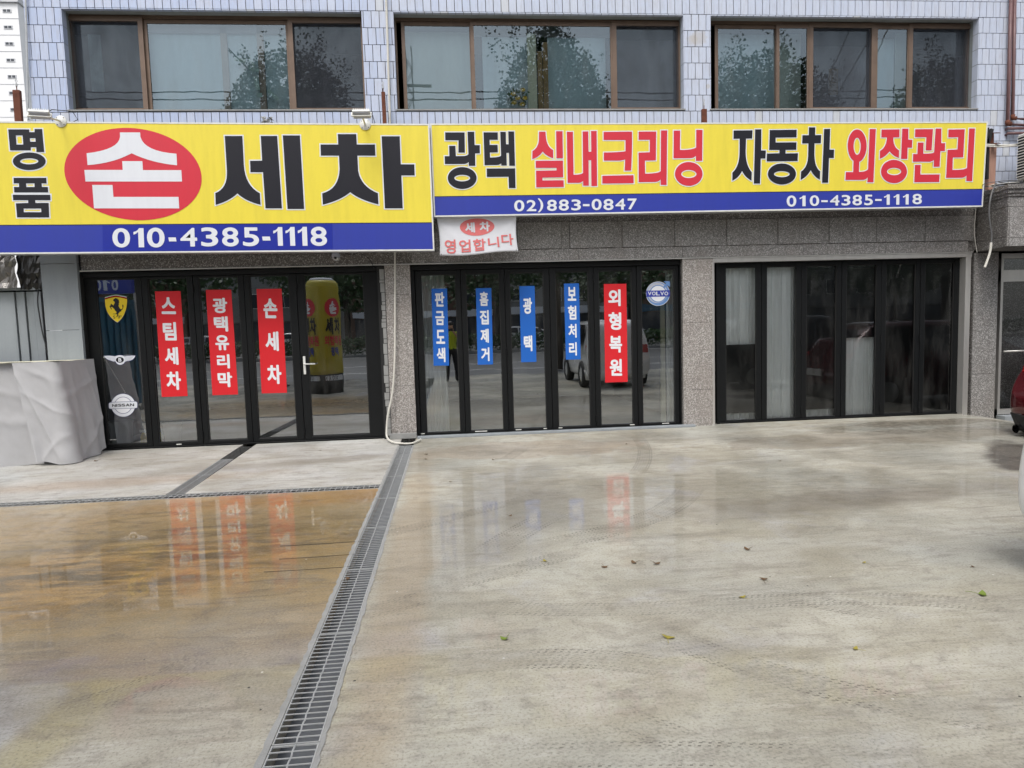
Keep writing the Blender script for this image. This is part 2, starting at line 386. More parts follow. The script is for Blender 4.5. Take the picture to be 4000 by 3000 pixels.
def text_mesh(ch, bold):
    k = (ch, bold)
    if k not in _tc:
        cu = bpy.data.curves.new('t', 'FONT'); cu.body = ch; cu.offset = bold; cu.resolution_u = 6; o = bpy.data.objects.new('t', cu); COL.objects.link(o)
        bpy.context.view_layer.update(); me = bpy.data.meshes.new_from_object(o.evaluated_get(bpy.context.evaluated_depsgraph_get()))
        v = [tuple(q.co) for q in me.vertices]; f = [tuple(p.vertices) for p in me.polygons]
        x0 = min(a[0] for a in v); x1 = max(a[0] for a in v); y0 = min(a[1] for a in v); y1 = max(a[1] for a in v)
        _tc[k] = ([((a[0]-x0)/(x1-x0), (a[1]-y0)/(y1-y0)) for a in v], f)
        bpy.data.objects.remove(o); bpy.data.curves.remove(cu); bpy.data.meshes.remove(me)
    return _tc[k]
SPECIAL = {'1': [(0.0, .80), (0.0, .66), (.22, .70), (.46, .80), (.46, 0), (1, 0), (1, 1), (.56, 1), (.42, .90), (.22, .83)], '-': [(0, 0), (1, 0), (1, 1), (0, 1)]}
def put_text(mb, ch, fn, bold=0.03):
    """glyphs are thickened by laying slightly shifted copies over each other"""
    if ch in SPECIAL and bold > .015:
        L_ = SPECIAL[ch]; b = len(mb.v); mb.v += [Vector(fn(x, y)) for x, y in L_]
        for q in tessellate_polygon([[Vector((x, y, 0)) for x, y in L_]]):
            a_, b_, c_ = (mb.v[b+q[i]] for i in range(3))
            if (b_-a_).cross(c_-a_).y > 0: q = tuple(q)[::-1]
            mb.f.append(tuple(b+i for i in q)); mb.mi.append(mb.cur)
        return
    n = 8 if bold > .005 else 0
    for k in range(n+1):
        ex, ey = ((bold*cos(2*pi*k/8), bold*.75*sin(2*pi*k/8)) if k < n else (0, 0)); e = bold
        _put_text(mb, ch, lambda x, y: fn(e+(1-2*e)*x+ex, e*.75+(1-1.5*e)*y+ey)-Vector((0, .00012*k, 0)))
def _put_text(mb, ch, fn, bold=0.006):
    v, f = text_mesh(ch, bold); b = len(mb.v)
    mb.v += [Vector(fn(x, y)) for x, y in v]
    for q in f:
        a_, b_, c_ = (mb.v[b+q[i]] for i in range(3)); nrm = (b_-a_).cross(c_-a_)
        if nrm.y > 0: q = q[::-1]
        mb.f.append(tuple(b+i for i in q)); mb.mi.append(mb.cur)
def quadfn(tl, tr, br, bl, Y):
    A, B, C_, D = (PY(*p, Y) for p in (tl, tr, br, bl))
    return lambda x, y: (A*(1-x)+B*x)*y+(D*(1-x)+C_*x)*(1-y)
def boxfn(x0, x1, y0, y1, Y, lean=0.0):
    return quadfn((x0-lean, y0), (x1-lean, y0), (x1+lean, y1), (x0+lean, y1), Y)
def lerp(a, b, t): return a+(b-a)*t
# ------------------------------------------------------------------ ground
def track_group():
    g = bpy.data.node_groups.new('tyre_track', 'ShaderNodeTree')
    for nm in ('X', 'Y', 'CX', 'CY', 'R', 'MX', 'MY', 'Half', 'W', 'Seed'): g.interface.new_socket(nm, in_out='INPUT', socket_type='NodeSocketFloat')
    for nm in ('Print', 'Band'): g.interface.new_socket(nm, in_out='OUTPUT', socket_type='NodeSocketFloat')
    gi = g.nodes.new('NodeGroupInput'); go = g.nodes.new('NodeGroupOutput'); I = gi.outputs
    def mt(op, a, b=0.0, clamp=False):
        x = g.nodes.new('ShaderNodeMath'); x.operation = op; x.use_clamp = clamp
        for s_, v in ((x.inputs[0], a), (x.inputs[1], b)):
            if isinstance(v, (int, float)): s_.default_value = v
            else: g.links.new(v, s_)
        return x.outputs[0]
    dx = mt('SUBTRACT', I['X'], I['CX']); dy = mt('SUBTRACT', I['Y'], I['CY'])
    r = mt('SQRT', mt('ADD', mt('MULTIPLY', dx, dx), mt('MULTIPLY', dy, dy)))
    cr = mt('SUBTRACT', mt('MULTIPLY', I['MX'], dy), mt('MULTIPLY', I['MY'], dx)); dt = mt('ADD', mt('MULTIPLY', I['MX'], dx), mt('MULTIPLY', I['MY'], dy))
    an = mt('ARCTAN2', cr, dt); s = mt('MULTIPLY', an, I['R'])
    u = mt('DIVIDE', mt('SUBTRACT', r, I['R']), I['W']); au = mt('ABSOLUTE', u)
    edge = mt('MULTIPLY', mt('SUBTRACT', 1.0, au), 6.0, True)
    endm = mt('MULTIPLY', mt('SUBTRACT', I['Half'], mt('ABSOLUTE', s)), 2.5, True)
    band = mt('MULTIPLY', edge, endm)
    # lugs: short cross bars staggered in four ribs
    rib = mt('FLOOR', mt('MULTIPLY', u, 3.5)); ph = mt('ADD', mt('MULTIPLY', s, 2*pi/0.036), mt('MULTIPLY', rib, 2.1))
    ph = mt('ADD', ph, mt('MULTIPLY', mt('SINE', mt('MULTIPLY', u, 9.0)), 0.9)); bars = mt('GREATER_THAN', mt('SINE', ph), 0.45)
    gap = mt('GREATER_THAN', mt('ABSOLUTE', mt('SUBTRACT', mt('FRACT', mt('MULTIPLY', u, 3.5)), 0.5)), 0.22)
    outer = mt('ADD', mt('MULTIPLY', mt('GREATER_THAN', au, 0.57), 0.65), 0.35)
    gap2 = mt('MULTIPLY', mt('MULTIPLY', bars, gap), outer)
    g.links.new(mt('MULTIPLY', band, gap2), go.inputs['Print']); g.links.new(band, go.inputs['Band'])
    return g
TG = track_group()
TRACKS = [((1528, 2081), (1806, 2011), (2123, 1929), .19), ((2484, 1701), (2521, 1765), (2496, 1840), .2), ((1983, 1790), (2015, 1771), (2047, 1745), .2),
 ((1775, 2283), (2060, 2207), (2344, 2132), .2), ((1414, 2391), (1604, 2347), (1743, 2302), .22), ((1933, 2372), (2313, 2378), (2737, 2364), .2),
 ((2700, 2375), (3300, 2335), (4000, 2372), .2), ((2991, 2292), (3244, 2360), (3450, 2393), .2), ((2653, 2494), (3159, 2663), (4000, 2815), .22),
 ((1857, 2587), (2249, 2568), (2692, 2612), .22), ((2400, 2781), (2569, 2849), (2760, 2926), .2), ((244, 2431), (488, 2317), (732, 2220), .22),
 ((366, 2203), (488, 2146), (640, 2096), .24), ((1074, 2325), (1130, 2260), (1131, 2205), .18), ((1098, 2529), (1163, 2488), (1230, 2460), .18),
 ((1901, 2163), (2028, 2081), (2154, 2011), .3), ((1980, 2960), (2737, 2945), (3300, 2965), .2), ((200, 2780), (500, 2700), (800, 2560), .2), ((2350, 2080), (2560, 2010), (2700, 1900), .3)]
def circ(a, b, c):
    ax, ay, bx, by, cx, cy = a[0], a[1], b[0], b[1], c[0], c[1]
    d = 2*(ax*(by-cy)+bx*(cy-ay)+cx*(ay-by))
    ux = ((ax*ax+ay*ay)*(by-cy)+(bx*bx+by*by)*(cy-ay)+(cx*cx+cy*cy)*(ay-by))/d
    uy = ((ax*ax+ay*ay)*(cx-bx)+(bx*bx+by*by)*(ax-cx)+(cx*cx+cy*cy)*(bx-ax))/d
    return ux, uy, math.hypot(ax-ux, ay-uy)
def concrete(name, base, left, tracks):
    t = NT(name); p = t.pos(); g = t.n('ShaderNodeNewGeometry'); sp = t.n('ShaderNodeSeparateXYZ')
    # a little jitter on the coordinates keeps prints from looking ruled
    wv = t.n('ShaderNodeVectorMath', operation='SCALE'); nz = t.n('ShaderNodeTexNoise'); nz.inputs['Scale'].default_value = 14; nz.inputs['Detail'].default_value = 2; t.l(p, nz.inputs['Vector'])
    t.l(nz.outputs['Color'], wv.inputs[0]); wv.inputs['Scale'].default_value = 0.016
    ad = t.n('ShaderNodeVectorMath', operation='ADD'); t.l(p, ad.inputs[0]); t.l(wv.outputs[0], ad.inputs[1]); t.l(ad.outputs[0], sp.inputs[0])
    X, Y = sp.outputs[0], sp.outputs[1]
    big = t.noise(0.42, 5, p, 0.6, 0.6); mid = t.noise(1.5, 6, t.pos((0.75, 1.2, 1), 0.12), 0.62, 1.0); fine = t.noise(9, 6, p, 0.7); grit = t.noise(75, 3, p, 0.7)
    def soft(cx, cy, rx, ry, rot=0.0, w=0.6, seed=0):
        q = t.pos((1, 1, 1)); m_ = t.n('ShaderNodeVectorMath', operation='SUBTRACT'); t.l(q, m_.inputs[0]); m_.inputs[1].default_value = (cx, cy, 0)
        r_ = t.n('ShaderNodeVectorRotate', rotation_type='Z_AXIS'); t.l(m_.outputs[0], r_.inputs['Vector']); r_.inputs['Angle'].default_value = -rot
        s_ = t.n('ShaderNodeVectorMath', operation='DIVIDE'); t.l(r_.outputs[0], s_.inputs[0]); s_.inputs[1].default_value = (rx, ry, 1)
        ln = t.n('ShaderNodeVectorMath', operation='LENGTH'); t.l(s_.outputs[0], ln.inputs[0])
        nn = t.noise(1.6, 5, t.pos(off=(seed*7.3, seed*3.1, 0)), 0.6)
        v = t.math('ADD', ln.outputs['Value'], t.math('MULTIPLY', t.math('SUBTRACT', nn, 0.5), 1.5))
        return t.ramp(v, 1.0-w/2, 1.0+w/2, 1.0, 0.0)
    c = t.mix(t.ramp(mid, 0.35, 0.68), base, tuple(x*y for x, y in zip(base, (0.77, 0.745, 0.685))))
    c = t.mix(t.math('MULTIPLY', t.ramp(big, 0.45, 0.68), 0.55), c, tuple(x*y for x, y in zip(base, (0.86, 0.92, 0.99))))
    # pale lilac powdery patches
    pw = t.ramp(t.noise(1.1, 5, t.pos((1, 1, 1), 0.0, (9, 4, 0)), 0.65, 0.8), 0.56, 0.74)
    if left != 1: c = t.mix(t.math('MULTIPLY', pw, 0.45), c, (0.43, 0.43, 0.455))
    # dragged dark scuffs, long in one direction
    def scuff(rz, sc, lo, hi, amt, col, seed, c):
        n_ = t.noise(sc, 6, t.pos((0.28, 2.6, 1), rz, (seed*3.7, seed*1.9, 0)), 0.68, 0.4); k = t.math('MULTIPLY', t.ramp(n_, lo, hi), amt)
        k = t.math('MULTIPLY', k, t.ramp(t.noise(sc*9, 4, t.pos((0.35, 2.2, 1), rz, (seed, 5, 0)), 0.7), 0.34, 0.6, 0.25, 1.0))
        return t.mix(t.math('MULTIPLY', k, t.ramp(t.noise(0.8, 3, t.pos(off=(seed*5, 2, 0))), 0.42, 0.62)), c, col)
    c = scuff(0.15, 2.0, 0.50, 0.72, 0.65, (0.12, 0.105, 0.085), 1, c)
    c = scuff(-0.35, 2.6, 0.52, 0.74, 0.5, (0.13, 0.115, 0.10), 2, c)
    c = scuff(0.9, 2.6, 0.53, 0.75, 0.4, (0.14, 0.12, 0.10), 3, c)
    c = scuff(0.05, 5.5, 0.52, 0.70, 0.55, (0.13, 0.11, 0.09), 5, c)
    c = scuff(-0.2, 11, 0.50, 0.66, 0.5, (0.16, 0.14, 0.12), 6, c)
    c = scuff(0.5, 9, 0.52, 0.68, 0.45, (0.58, 0.55, 0.50), 7, c)
    c = scuff(0.0, 1.3, 0.50, 0.66, 0.38, (0.19, 0.165, 0.13), 8, c)
    if left == 1:
        a = PZ(560, 2200); b_ = PZ(300, 2450)
        rz = 0.25
        c = t.mix(t.math('MULTIPLY', soft(-2.9, -4.75, 3.0, 1.75, 0.1, 1.0, 1), 0.82), c, (0.40, 0.265, 0.105))
        c = t.mix(t.math('MULTIPLY', soft(-2.1, -4.9, 1.9, 1.2, 0.35, 1.2, 2), 0.65), c, (0.23, 0.165, 0.06))
        c = t.mix(t.math('MULTIPLY', soft(-2.9, -5.4, 1.6, 0.6, 0.25, 1.1, 3), 0.6), c, (0.42, 0.24, 0.07))
        c = t.mix(t.math('MULTIPLY', t.math('MULTIPLY', soft(-2.1, -5.0, 1.3, 0.7, 0.35, 1.4, 4), t.ramp(t.noise(3.2, 6, t.pos((0.45, 1.8, 1), 0.35), 0.7), 0.42, 0.62)), 0.85), c, (0.075, 0.055, 0.025))
        c = t.mix(t.math('MULTIPLY', soft(-2.1, -7.1, 0.36, 0.5, 0.0, 0.25, 31), 0.8), c, (0.46, 0.465, 0.47))
        c = t.mix(t.math('MULTIPLY', soft(-1.25, -3.35, 1.5, 0.28, 0.05, 1.0, 5), 0.75), c, (0.34, 0.19, 0.06))
        c = t.mix(t.math('MULTIPLY', soft(-1.66, -7.05, 0.13, 0.42, 0.0, 1.0, 6), 0.35), c, (0.38, 0.33, 0.09))
        c = t.mix(t.math('MULTIPLY', soft(-1.45, -6.6, 1.0, 0.5, 0.2, 1.3, 8), 0.5), c, (0.17, 0.13, 0.09))
    if left == 1:
        sw = t.noise(2.2, 7, t.pos((0.5, 2.0, 1), 0.55, (4, 1, 0)), 0.72, 1.6)
        c = t.mix(t.math('MULTIPLY', t.math('MULTIPLY', t.ramp(sw, 0.50, 0.62), soft(-2.3, -4.7, 2.3, 1.4, 0.1, 1.2, 33)), 0.6), c, (0.10, 0.075, 0.04))
        c = t.mix(t.math('MULTIPLY', t.math('MULTIPLY', t.ramp(sw, 0.44, 0.34), soft(-2.5, -5.0, 2.3, 1.3, 0.1, 1.2, 34)), 0.45), c, (0.50, 0.34, 0.13))
        c = t.mix(t.math('MULTIPLY', t.math('MULTIPLY', t.ramp(sw, 0.50, 0.66), soft(-1.5, -6.6, 1.3, 1.0, 0.1, 1.4, 35)), 0.5), c, (0.19, 0.16, 0.125))
    if left == 2:
        c = t.mix(t.math('MULTIPLY', soft(-3.9, -2.2, 1.6, 0.25, 0.1, 1.4, 7), 0.5), c, (0.34, 0.24, 0.16))
        c = t.mix(t.math('MULTIPLY', soft(-2.0, -1.5, 1.2, 0.18, 0.15, 1.4, 9), 0.5), c, (0.20, 0.17, 0.13))
    if left == 0:
        c = t.mix(t.math('MULTIPLY', soft(0.9, -1.3, 1.5, 0.6, 0.0, 0.1, 11), 0.42), c, (0.33, 0.26, 0.19))
        c = t.mix(t.math('MULTIPLY', soft(5.4, -1.6, 2.2, 0.5, 0.05, 0.12, 12), 0.42), c, (0.21, 0.17, 0.12))
        c = t.mix(t.math('MULTIPLY', soft(6.8, -0.6, 1.0, 0.3, 0.0, 0.1, 13), 0.5), c, (0.19, 0.15, 0.10))
        c = t.mix(t.math('MULTIPLY', soft(3.3, -4.4, 1.5, 0.28, 0.1, 0.9, 14), 0.42), c, (0.13, 0.10, 0.075))
        c = t.mix(t.math('MULTIPLY', soft(6.2, -3.0, 0.95, 0.34, 0.9, 0.5, 15), 0.9), c, (0.055, 0.045, 0.037))
        c = t.mix(t.math('MULTIPLY', soft(0.4, -4.3, 0.5, 1.6, -0.25, 1.2, 16), 0.35), c, (0.17, 0.15, 0.13))
        c = t.mix(t.math('MULTIPLY', soft(-0.35, -5.0, 0.16, 3.0, 0.0, 0.8, 17), 0.45), c, (0.36, 0.27, 0.17))
    c = t.mix(t.math('MULTIPLY', t.ramp(t.noise(3.6, 6, t.pos((0.6, 1.3, 1), 0.3, (7, 7, 0)), 0.72, 0.8), 0.50, 0.66), 0.34), c, (0.20, 0.175, 0.14))
    c = t.mix(t.math('MULTIPLY', t.ramp(fine, 0.48, 0.70), 0.42), c, (0.15, 0.13, 0.11))
    c = t.mix(t.math('MULTIPLY', t.ramp(grit, 0.50, 0.70), 0.5), c, (0.10, 0.09, 0.075))
    c = t.mix(t.math('MULTIPLY', t.ramp(grit, 0.48, 0.30), 0.22), c, (0.55, 0.53, 0.48))
    vo = t.n('ShaderNodeTexVoronoi'); vo.inputs['Scale'].default_value = 5.5; t.l(p, vo.inputs['Vector'])
    vd = t.math('LESS_THAN', vo.outputs['Distance'], 0.035); bw = t.n('ShaderNodeRGBToBW'); t.l(vo.outputs['Color'], bw.inputs[0])
    c = t.mix(t.math('MULTIPLY', vd, t.math('GREATER_THAN', bw.outputs[0], 0.5)), c, (0.62, 0.60, 0.55))
    c = t.mix(t.math('MULTIPLY', vd, t.math('LESS_THAN', bw.outputs[0], 0.3)), c, (0.03, 0.028, 0.025))
    prn = None; bnd = None
    for k, (a, b_, d, w) in enumerate(tracks):
        A, B, D = (PZ(*q) for q in (a, b_, d)); cx, cy, R = circ(A, B, D); mm = (Vector((B.x-cx, B.y-cy))).normalized()
        n_ = t.n('ShaderNodeGroup'); n_.node_tree = TG; t.l(X, n_.inputs['X']); t.l(Y, n_.inputs['Y'])
        arc = R*max(abs(mm.angle(Vector((A.x-cx, A.y-cy)))), abs(mm.angle(Vector((D.x-cx, D.y-cy)))))
        for nm, v in (('CX', cx), ('CY', cy), ('R', R), ('MX', mm.x), ('MY', mm.y), ('Half', arc+0.1), ('W', w*.47), ('Seed', k)): n_.inputs[nm].default_value = v
        prn = n_.outputs['Print'] if prn is None else t.math('MAXIMUM', prn, n_.outputs['Print'])
        bnd = n_.outputs['Band'] if bnd is None else t.math('MAXIMUM', bnd, n_.outputs['Band'])
    if prn is not None:
        worn = t.ramp(t.noise(2.4, 5, t.pos(off=(3, 3, 0)), 0.75), 0.34, 0.60, 0.15, 1.0)
        c = t.mix(t.math('MULTIPLY', t.math('MULTIPLY', prn, worn), 0.85), c, (0.085, 0.074, 0.06))
        c = t.mix(t.math('MULTIPLY', bnd, 0.13), c, (0.13, 0.115, 0.095))
    wet = t.ramp(t.noise(0.75, 4, t.pos(off=(2.2, 5.1, 0)), 0.55), 0.38, 0.6)
    if left == 1: wet = t.math('MAXIMUM', wet, soft(-2.4, -4.6, 3.2, 1.6, 0.0, 0.8, 21))
    if left == 0: wet = t.math('MAXIMUM', t.math('MULTIPLY', wet, 0.75), t.math('MAXIMUM', soft(2.0, -4.0, 2.6, 1.0, 0.05, 0.7, 22), soft(6.6, -0.9, 1.6, 0.6, 0, 0.5, 23)))
    if left == 2: wet = t.math('MULTIPLY', wet, 0.35)
    c = t.mix(t.math('MULTIPLY', wet, 0.18), c, t.mix(1.0, c, (0.5, 0.46, 0.40), 'MULTIPLY'))
    rgh = t.math('SUBTRACT', 0.80, t.math('MULTIPLY', wet, 0.30))
    b = t.bsdf(c, rgh)
    t.l(t.math('MULTIPLY', wet, t.ramp(fine, 0.68, 0.42, 0.15, 0.9)), b.inputs['Coat Weight']); b.inputs['Coat IOR'].default_value = 1.42
    t.l(t.math('ADD', 0.02, t.math('MULTIPLY', t.ramp(mid, 0.45, 0.7), 0.10)), b.inputs['Coat Roughness'])
    h = t.math('ADD', t.math('MULTIPLY', grit, 0.35), t.math('MULTIPLY', fine, 0.8))
    if prn is not None: h = t.math('SUBTRACT', h, t.math('MULTIPLY', prn, 0.25))
    t.l(t.bump(h, 0.4, 0.008), b.inputs['Normal'])
    t.l(t.bump(t.noise(2.5, 3, t.pos((1, 2.2, 1))), 0.025, 0.01), b.inputs['Coat Normal'])
    return t.m
M['conc_right'] = concrete('concrete_beige', (0.455, 0.437, 0.37), 0, [q for i, q in enumerate(TRACKS) if i not in (11, 12, 13, 14, 17)])
M['conc_left'] = concrete('concrete_stained', (0.44, 0.415, 0.352), 1, [TRACKS[i] for i in (11, 12, 13, 14, 17)])
M['conc_back'] = concrete('concrete_pale', (0.50, 0.49, 0.46), 2, [])

MX0, MX1 = -0.735, -0.555          # main drain
CY0, CY1 = -3.075, -2.915          # cross drain
def slab(name, poly, mat, res=None, top=0.0):
    if res is None:
        mb = MB(); n = len(poly); t = tessellate_polygon([[Vector((x, y, 0)) for x, y in poly]])
        mb.v = [Vector((x, y, top)) for x, y in poly]+[Vector((x, y, -0.13)) for x, y in poly]
        for q in t: mb.f += [tuple(q), tuple(i+n for i in q)]; mb.mi += [0, 0]
        for i in range(n): mb.f.append((i, (i+1) % n, n+(i+1) % n, n+i)); mb.mi.append(0)
        return struct(mb.build(name, mat))
def ground_z(x, y):
    s = max(0.0, min(1.0, (x-7.75-max(0, (-y-1.2))*0.0)/1.3)); s = s*s*(3-2*s)
    return -0.16*s
# right slab: a mesh that dips past the end of the doors
mb = MB(); xs = [MX1+0.012]+[0.5*i for i in range(0, 15)]+[7.25+0.12*i for i in range(0, 18)]; ys = [0.35, 0.1, -0.1]+[-0.5*i for i in range(1, 26)]
for y in ys:
    for x in xs: mb.v.append(Vector((x, y, ground_z(x, y))))
nx = len(xs)
for j in range(len(ys)-1):
    for i in range(nx-1): a = j*nx+i; mb.f.append((a, a+1, a+nx+1, a+nx)); mb.mi.append(0)
n0 = len(mb.v)
for j in range(len(ys)-1): mb.quad((xs[0], ys[j], 0), (xs[0], ys[j+1], 0), (xs[0], ys[j+1], -.13), (xs[0], ys[j], -.13))
for i in range(nx-1): mb.quad((xs[i], -12.5, ground_z(xs[i], -12)), (xs[i+1], -12.5, ground_z(xs[i+1], -12)), (xs[i+1], -12.5, -.25), (xs[i], -12.5, -.25))
struct(mb.build('forecourt_paving', 'conc_right', smooth=True))
D0, D1 = -3.0, -2.835
def dx(y): return (y+0.12)*-0.045   # the small drain runs slightly askew
slab('concrete_slab', [(-9.5, CY0-.012), (MX0-.012, CY0-.012), (MX0-.012, -12.5), (-9.5, -12.5)], 'conc_left')
slab('concrete_slab', [(D1+dx(-.1)+.01, 0.3), (MX0-.012, 0.3), (MX0-.012, CY1+.012), (D1+dx(CY1)+.01, CY1+.012)], 'conc_back')
slab('concrete_slab', [(-9.5, 0.3), (D0+dx(-.1)-.01, 0.3), (D0+dx(CY1)-.01, CY1+.012), (-9.5, CY1+.012)], 'conc_back')
mb = MB(); mb.box(-250, 250, -300, 300, -0.9, -0.27); struct(mb.build('ground', 'earth'))
mb = MB(); mb.box(-150, 150, -33, -12.51, -0.26, -0.03); struct(mb.build('road', 'asphalt'))
mb = MB(); mb.box(9.32, 30, -12.5, 6, -0.26, -0.17); struct(mb.build('side_pavement', 'asphalt'))
mb = MB(); mb.box(-30, -9.52, -12.5, 6, -0.26, -0.01); struct(mb.build('side_pavement', 'asphalt'))
mb = MB()
for i in range(-12, 12): mb.box(i*7, i*7+3.5, -21.1, -20.97, -0.03, -0.026)
mb.box(-150, 150, -16.1, -15.97, -0.03, -0.026); mb.box(-150, 150, -31.6, -31.47, -0.03, -0.026)
o = mb.build('road_marking', 'marking'); struct(o)
mb = MB(); mb.box(-150, 150, -60, -33.01, -0.26, 0.10); struct(mb.build('far_pavement', 'render_wall'))

# rough mortar strips that bed the drain frames
def mortar(x0, x1, ya, yb, seed, vert=True):
    rnd = random.Random(seed); mb = MB(); n = int(abs(yb-ya)/0.035); prev = None
    for i in range(n+1):
        y = lerp(ya, yb, i/n); j = rnd.uniform(-.006, .006); a = (x0+(j if x0 < x1 else 0), y); 
        if vert: p, q = (x0+j, y), (x1, y)
        else: p, q = (y, x0+j), (y, x1)
        if prev: mb.quad((*prev[0], .004), (*prev[1], .004), (*q, .004), (*p, .004))
        prev = (p, q)
    return mb
for a in ((MX0-.028, MX0-.001, -0.6, -9.0, 1), (MX1+.022, MX1+.001, -0.6, -9.0, 2)):
    o = struct(mortar(*a).build('mortar_strip', 'cement', normals=False))

# ------------------------------------------------------------------ drains
bar_dark = MB().box(-.5, .5, -.0022, .0022, -.004, 0).mesh('grate_bar', 'grate_dark')
bar_mesh = MB().box(-.5, .5, -.0022, .0022, -.004, 0).mesh('grate_bar', 'galv')
def drain(label, kind, a, b, w, pitch, depth=0.115, panel=1.0, dark=False, skew=0.0):
    """channel from a to b (xy), width w across; runs along its length"""
    A, B = Vector((*a, 0)), Vector((*b, 0)); d = (B-A); L = d.length; d.normalize(); s = Vector((-d.y, d.x, 0)); ang = math.atan2(s.y, s.x)
    t = thing('drain_grate', label, 'drain grate', (A.x, A.y, -depth))
    def P(u, v, z): return A+d*u+s*v+Vector((0, 0, z))
    mb = MB(); h = w/2+.012
    mb.quad(P(0, -h, -depth), P(L, -h, -depth), P(L, h, -depth), P(0, h, -depth))
    for k in (-1, 1): mb.quad(P(0, k*h, -depth), P(L, k*h, -depth), P(L, k*h, -.001), P(0, k*h, -.001))
    mb.quad(P(0, -h, -depth), P(0, h, -depth), P(0, h, -.001), P(0, -h, -.001)); mb.quad(P(L, -h, -depth), P(L, h, -depth), P(L, h, -.001), P(L, -h, -.001))
    mb.build('channel', 'drain_black' if kind else 'drain_dark', t, normals=False)
    np_ = max(1, round(L/panel)); pl = L/np_
    dark0 = dark
    for i in range(np_):
        dark = dark0 and i < 1
        u0, u1 = i*pl+.004, (i+1)*pl-.004; mb = MB(); mb.cur = 0
        for v in (-w/2+.003, w/2-.003): mb.bar(P(u0, v, -.0035), P(u1, v, -.0035), .005, .009)
        for u in (u0+.0025, u1-.0025): mb.bar(P(u, -w/2, -.003), P(u, w/2, -.003), .0045, .006)
        fr = mb.build('grate_frame', 'grate_dark' if dark else 'galv', t)
        # twisted rod along the middle
        mb = MB(); n = 24*2; pts = [P(lerp(u0, u1, k/n), .0018*cos(k*1.57), -.001+.0018*sin(k*1.57)) for k in range(n+1)]
        mb.tube(pts, .0036, 5); mb.build('twisted_rod', 'grate_dark' if dark else 'galv', fr)
        nb = int(round((u1-u0)/pitch))
        for k in range(1, nb):
            u = lerp(u0, u1, k/nb); o = bpy.data.objects.new('grate_bar', bar_dark if dark else bar_mesh); COL.objects.link(o); o.parent = fr
            o.location = P(u, 0, 0.001)-WP[fr]; o.rotation_euler = (0, 0, ang); o.scale = (w-.01, 1, 1)
    return t
drain('long galvanised drain grate running from the pillar foot towards the viewer', 0, ((MX0+MX1)/2, -0.6), ((MX0+MX1)/2, -8.3), MX1-MX0, .041)
drain('narrow galvanised drain grate crossing in front of the stained concrete', 1, (MX0-.015, (CY0+CY1)/2), (-6.4, (CY0+CY1)/2), CY1-CY0, .055)
drain('short dark drain grate leading to the left folding doors', 1, ((D0+D1)/2+dx(-.1), -0.1), ((D0+D1)/2+dx(-2.9), -2.9), D1-D0, .045, dark=True)

# ------------------------------------------------------------------ building shell
ZW0, ZW1 = 4.60, 5.945      # window opening bottom and top
WIN = [(-4.96, -1.035), (-0.62, 3.50), (3.885, 8.02)]
XL, XR = -5.42, 10.6
bld = thing('tiled_building', 'two storey building faced in pale blue tiles above grey granite and folding doors', 'building', (2.5, 0.3, 0))
mb = MB()   # mortar bed behind the tiles
YB = 0.012
mb.box(XL+.01, XR, YB, 0.26, 3.30, ZW0-.002); mb.box(XL+.01, XR, YB, 0.26, ZW1+.002, 6.9)
xs = [XL+.01]+[v for w in WIN for v in w]+[XR]
for i in range(0, len(xs), 2): mb.box(xs[i], xs[i+1], YB, 0.26, ZW0-.002, ZW1+.002)
mb.box(XL+.01, XL+.2, 0.26, 6, 0, 6.9)
mb.build('upper_wall', 'grout', bld); upw = [o for o in COL.objects if o.name == 'upper_wall'][0]
mb = MB()
for x0, x1 in WIN: mb.box(x0, x1, 0.02, 0.20, ZW1-.004, ZW1+.001); mb.box(x0, x1, .02, .27, ZW0-.003, ZW0+.012); mb.box(x0, x0+.006, .02, .2, ZW0+.012, ZW1-.004); mb.box(x1-.006, x1, .02, .2, ZW0+.012, ZW1-.004)
mb.build('window_reveal', 'soffit', bld)
mb = MB()
for x0, x1 in WIN: mb.box(x0-.01, x1+.01, -.012, .16, ZW0+.013, ZW0+.03)
mb.build('window_sill', 'cement', bld)
TW = (PY(2115, 30).x-PY(2085, 30).x)/30*29.9; RH = (ZW1-ZW0)/6
tiles = []
def row(z0, z1, x0, x1, ph):
    k = math.floor((x0-XL-ph)/TW); x = XL+ph+k*TW
    while x < x1-0.004:
        a, b = max(x, x0), min(x+TW, x1)
        if b-a > 0.012: tiles.append((a, b, z0, z1, 0))
        x += TW
def inwin(): pass
row(ZW1, ZW1+RH, XL, XR, 0.03); row(ZW1+RH, ZW1+2*RH, XL, XR, TW/2)
row(ZW1+2*RH, ZW1+3*RH, XL, XR, 0.0)
row(ZW0-RH, ZW0, XL, XR, 0.03)
for r in range(6):
    z0 = ZW0+r*RH
    for i in range(0, 8, 2):
        ph = [0, 0, .02, 0, .0, 0, .035, 0][i]+(TW/2 if r % 2 else 0)
        row(z0, z0+RH, xs[i]-(.01 if i == 0 else 0), xs[i+1], ph)
for r in range(1, 6): row(ZW0-(r+1)*RH, ZW0-r*RH, 7.75, XR, 0.03+(TW/2 if r % 2 else 0))
tcache = {}
G = 0.0085
def vis(a, b, z0, z1):
    mx, mz = (a+b)/2, (z0+z1)/2; v = Vector((mx, 0, mz))-CAM; px = 2000+F_PX*v.dot(RGT)/v.dot(FWD); py = 1500-F_PX*v.dot(UPV)/v.dot(FWD)
    return -40 < px < 4040 and py > -60 and py < 560+ (400 if mx > 7.9 else 0)
full = [t_ for t_ in tiles if vis(*t_[:4])]; rest = [t_ for t_ in tiles if not vis(*t_[:4])]
full.sort(key=lambda t_: -(t_[1]-t_[0])/((t_[0]**2+98)**0.5)); rest += full[300:]; full = full[:300]
rt = random.Random(3)
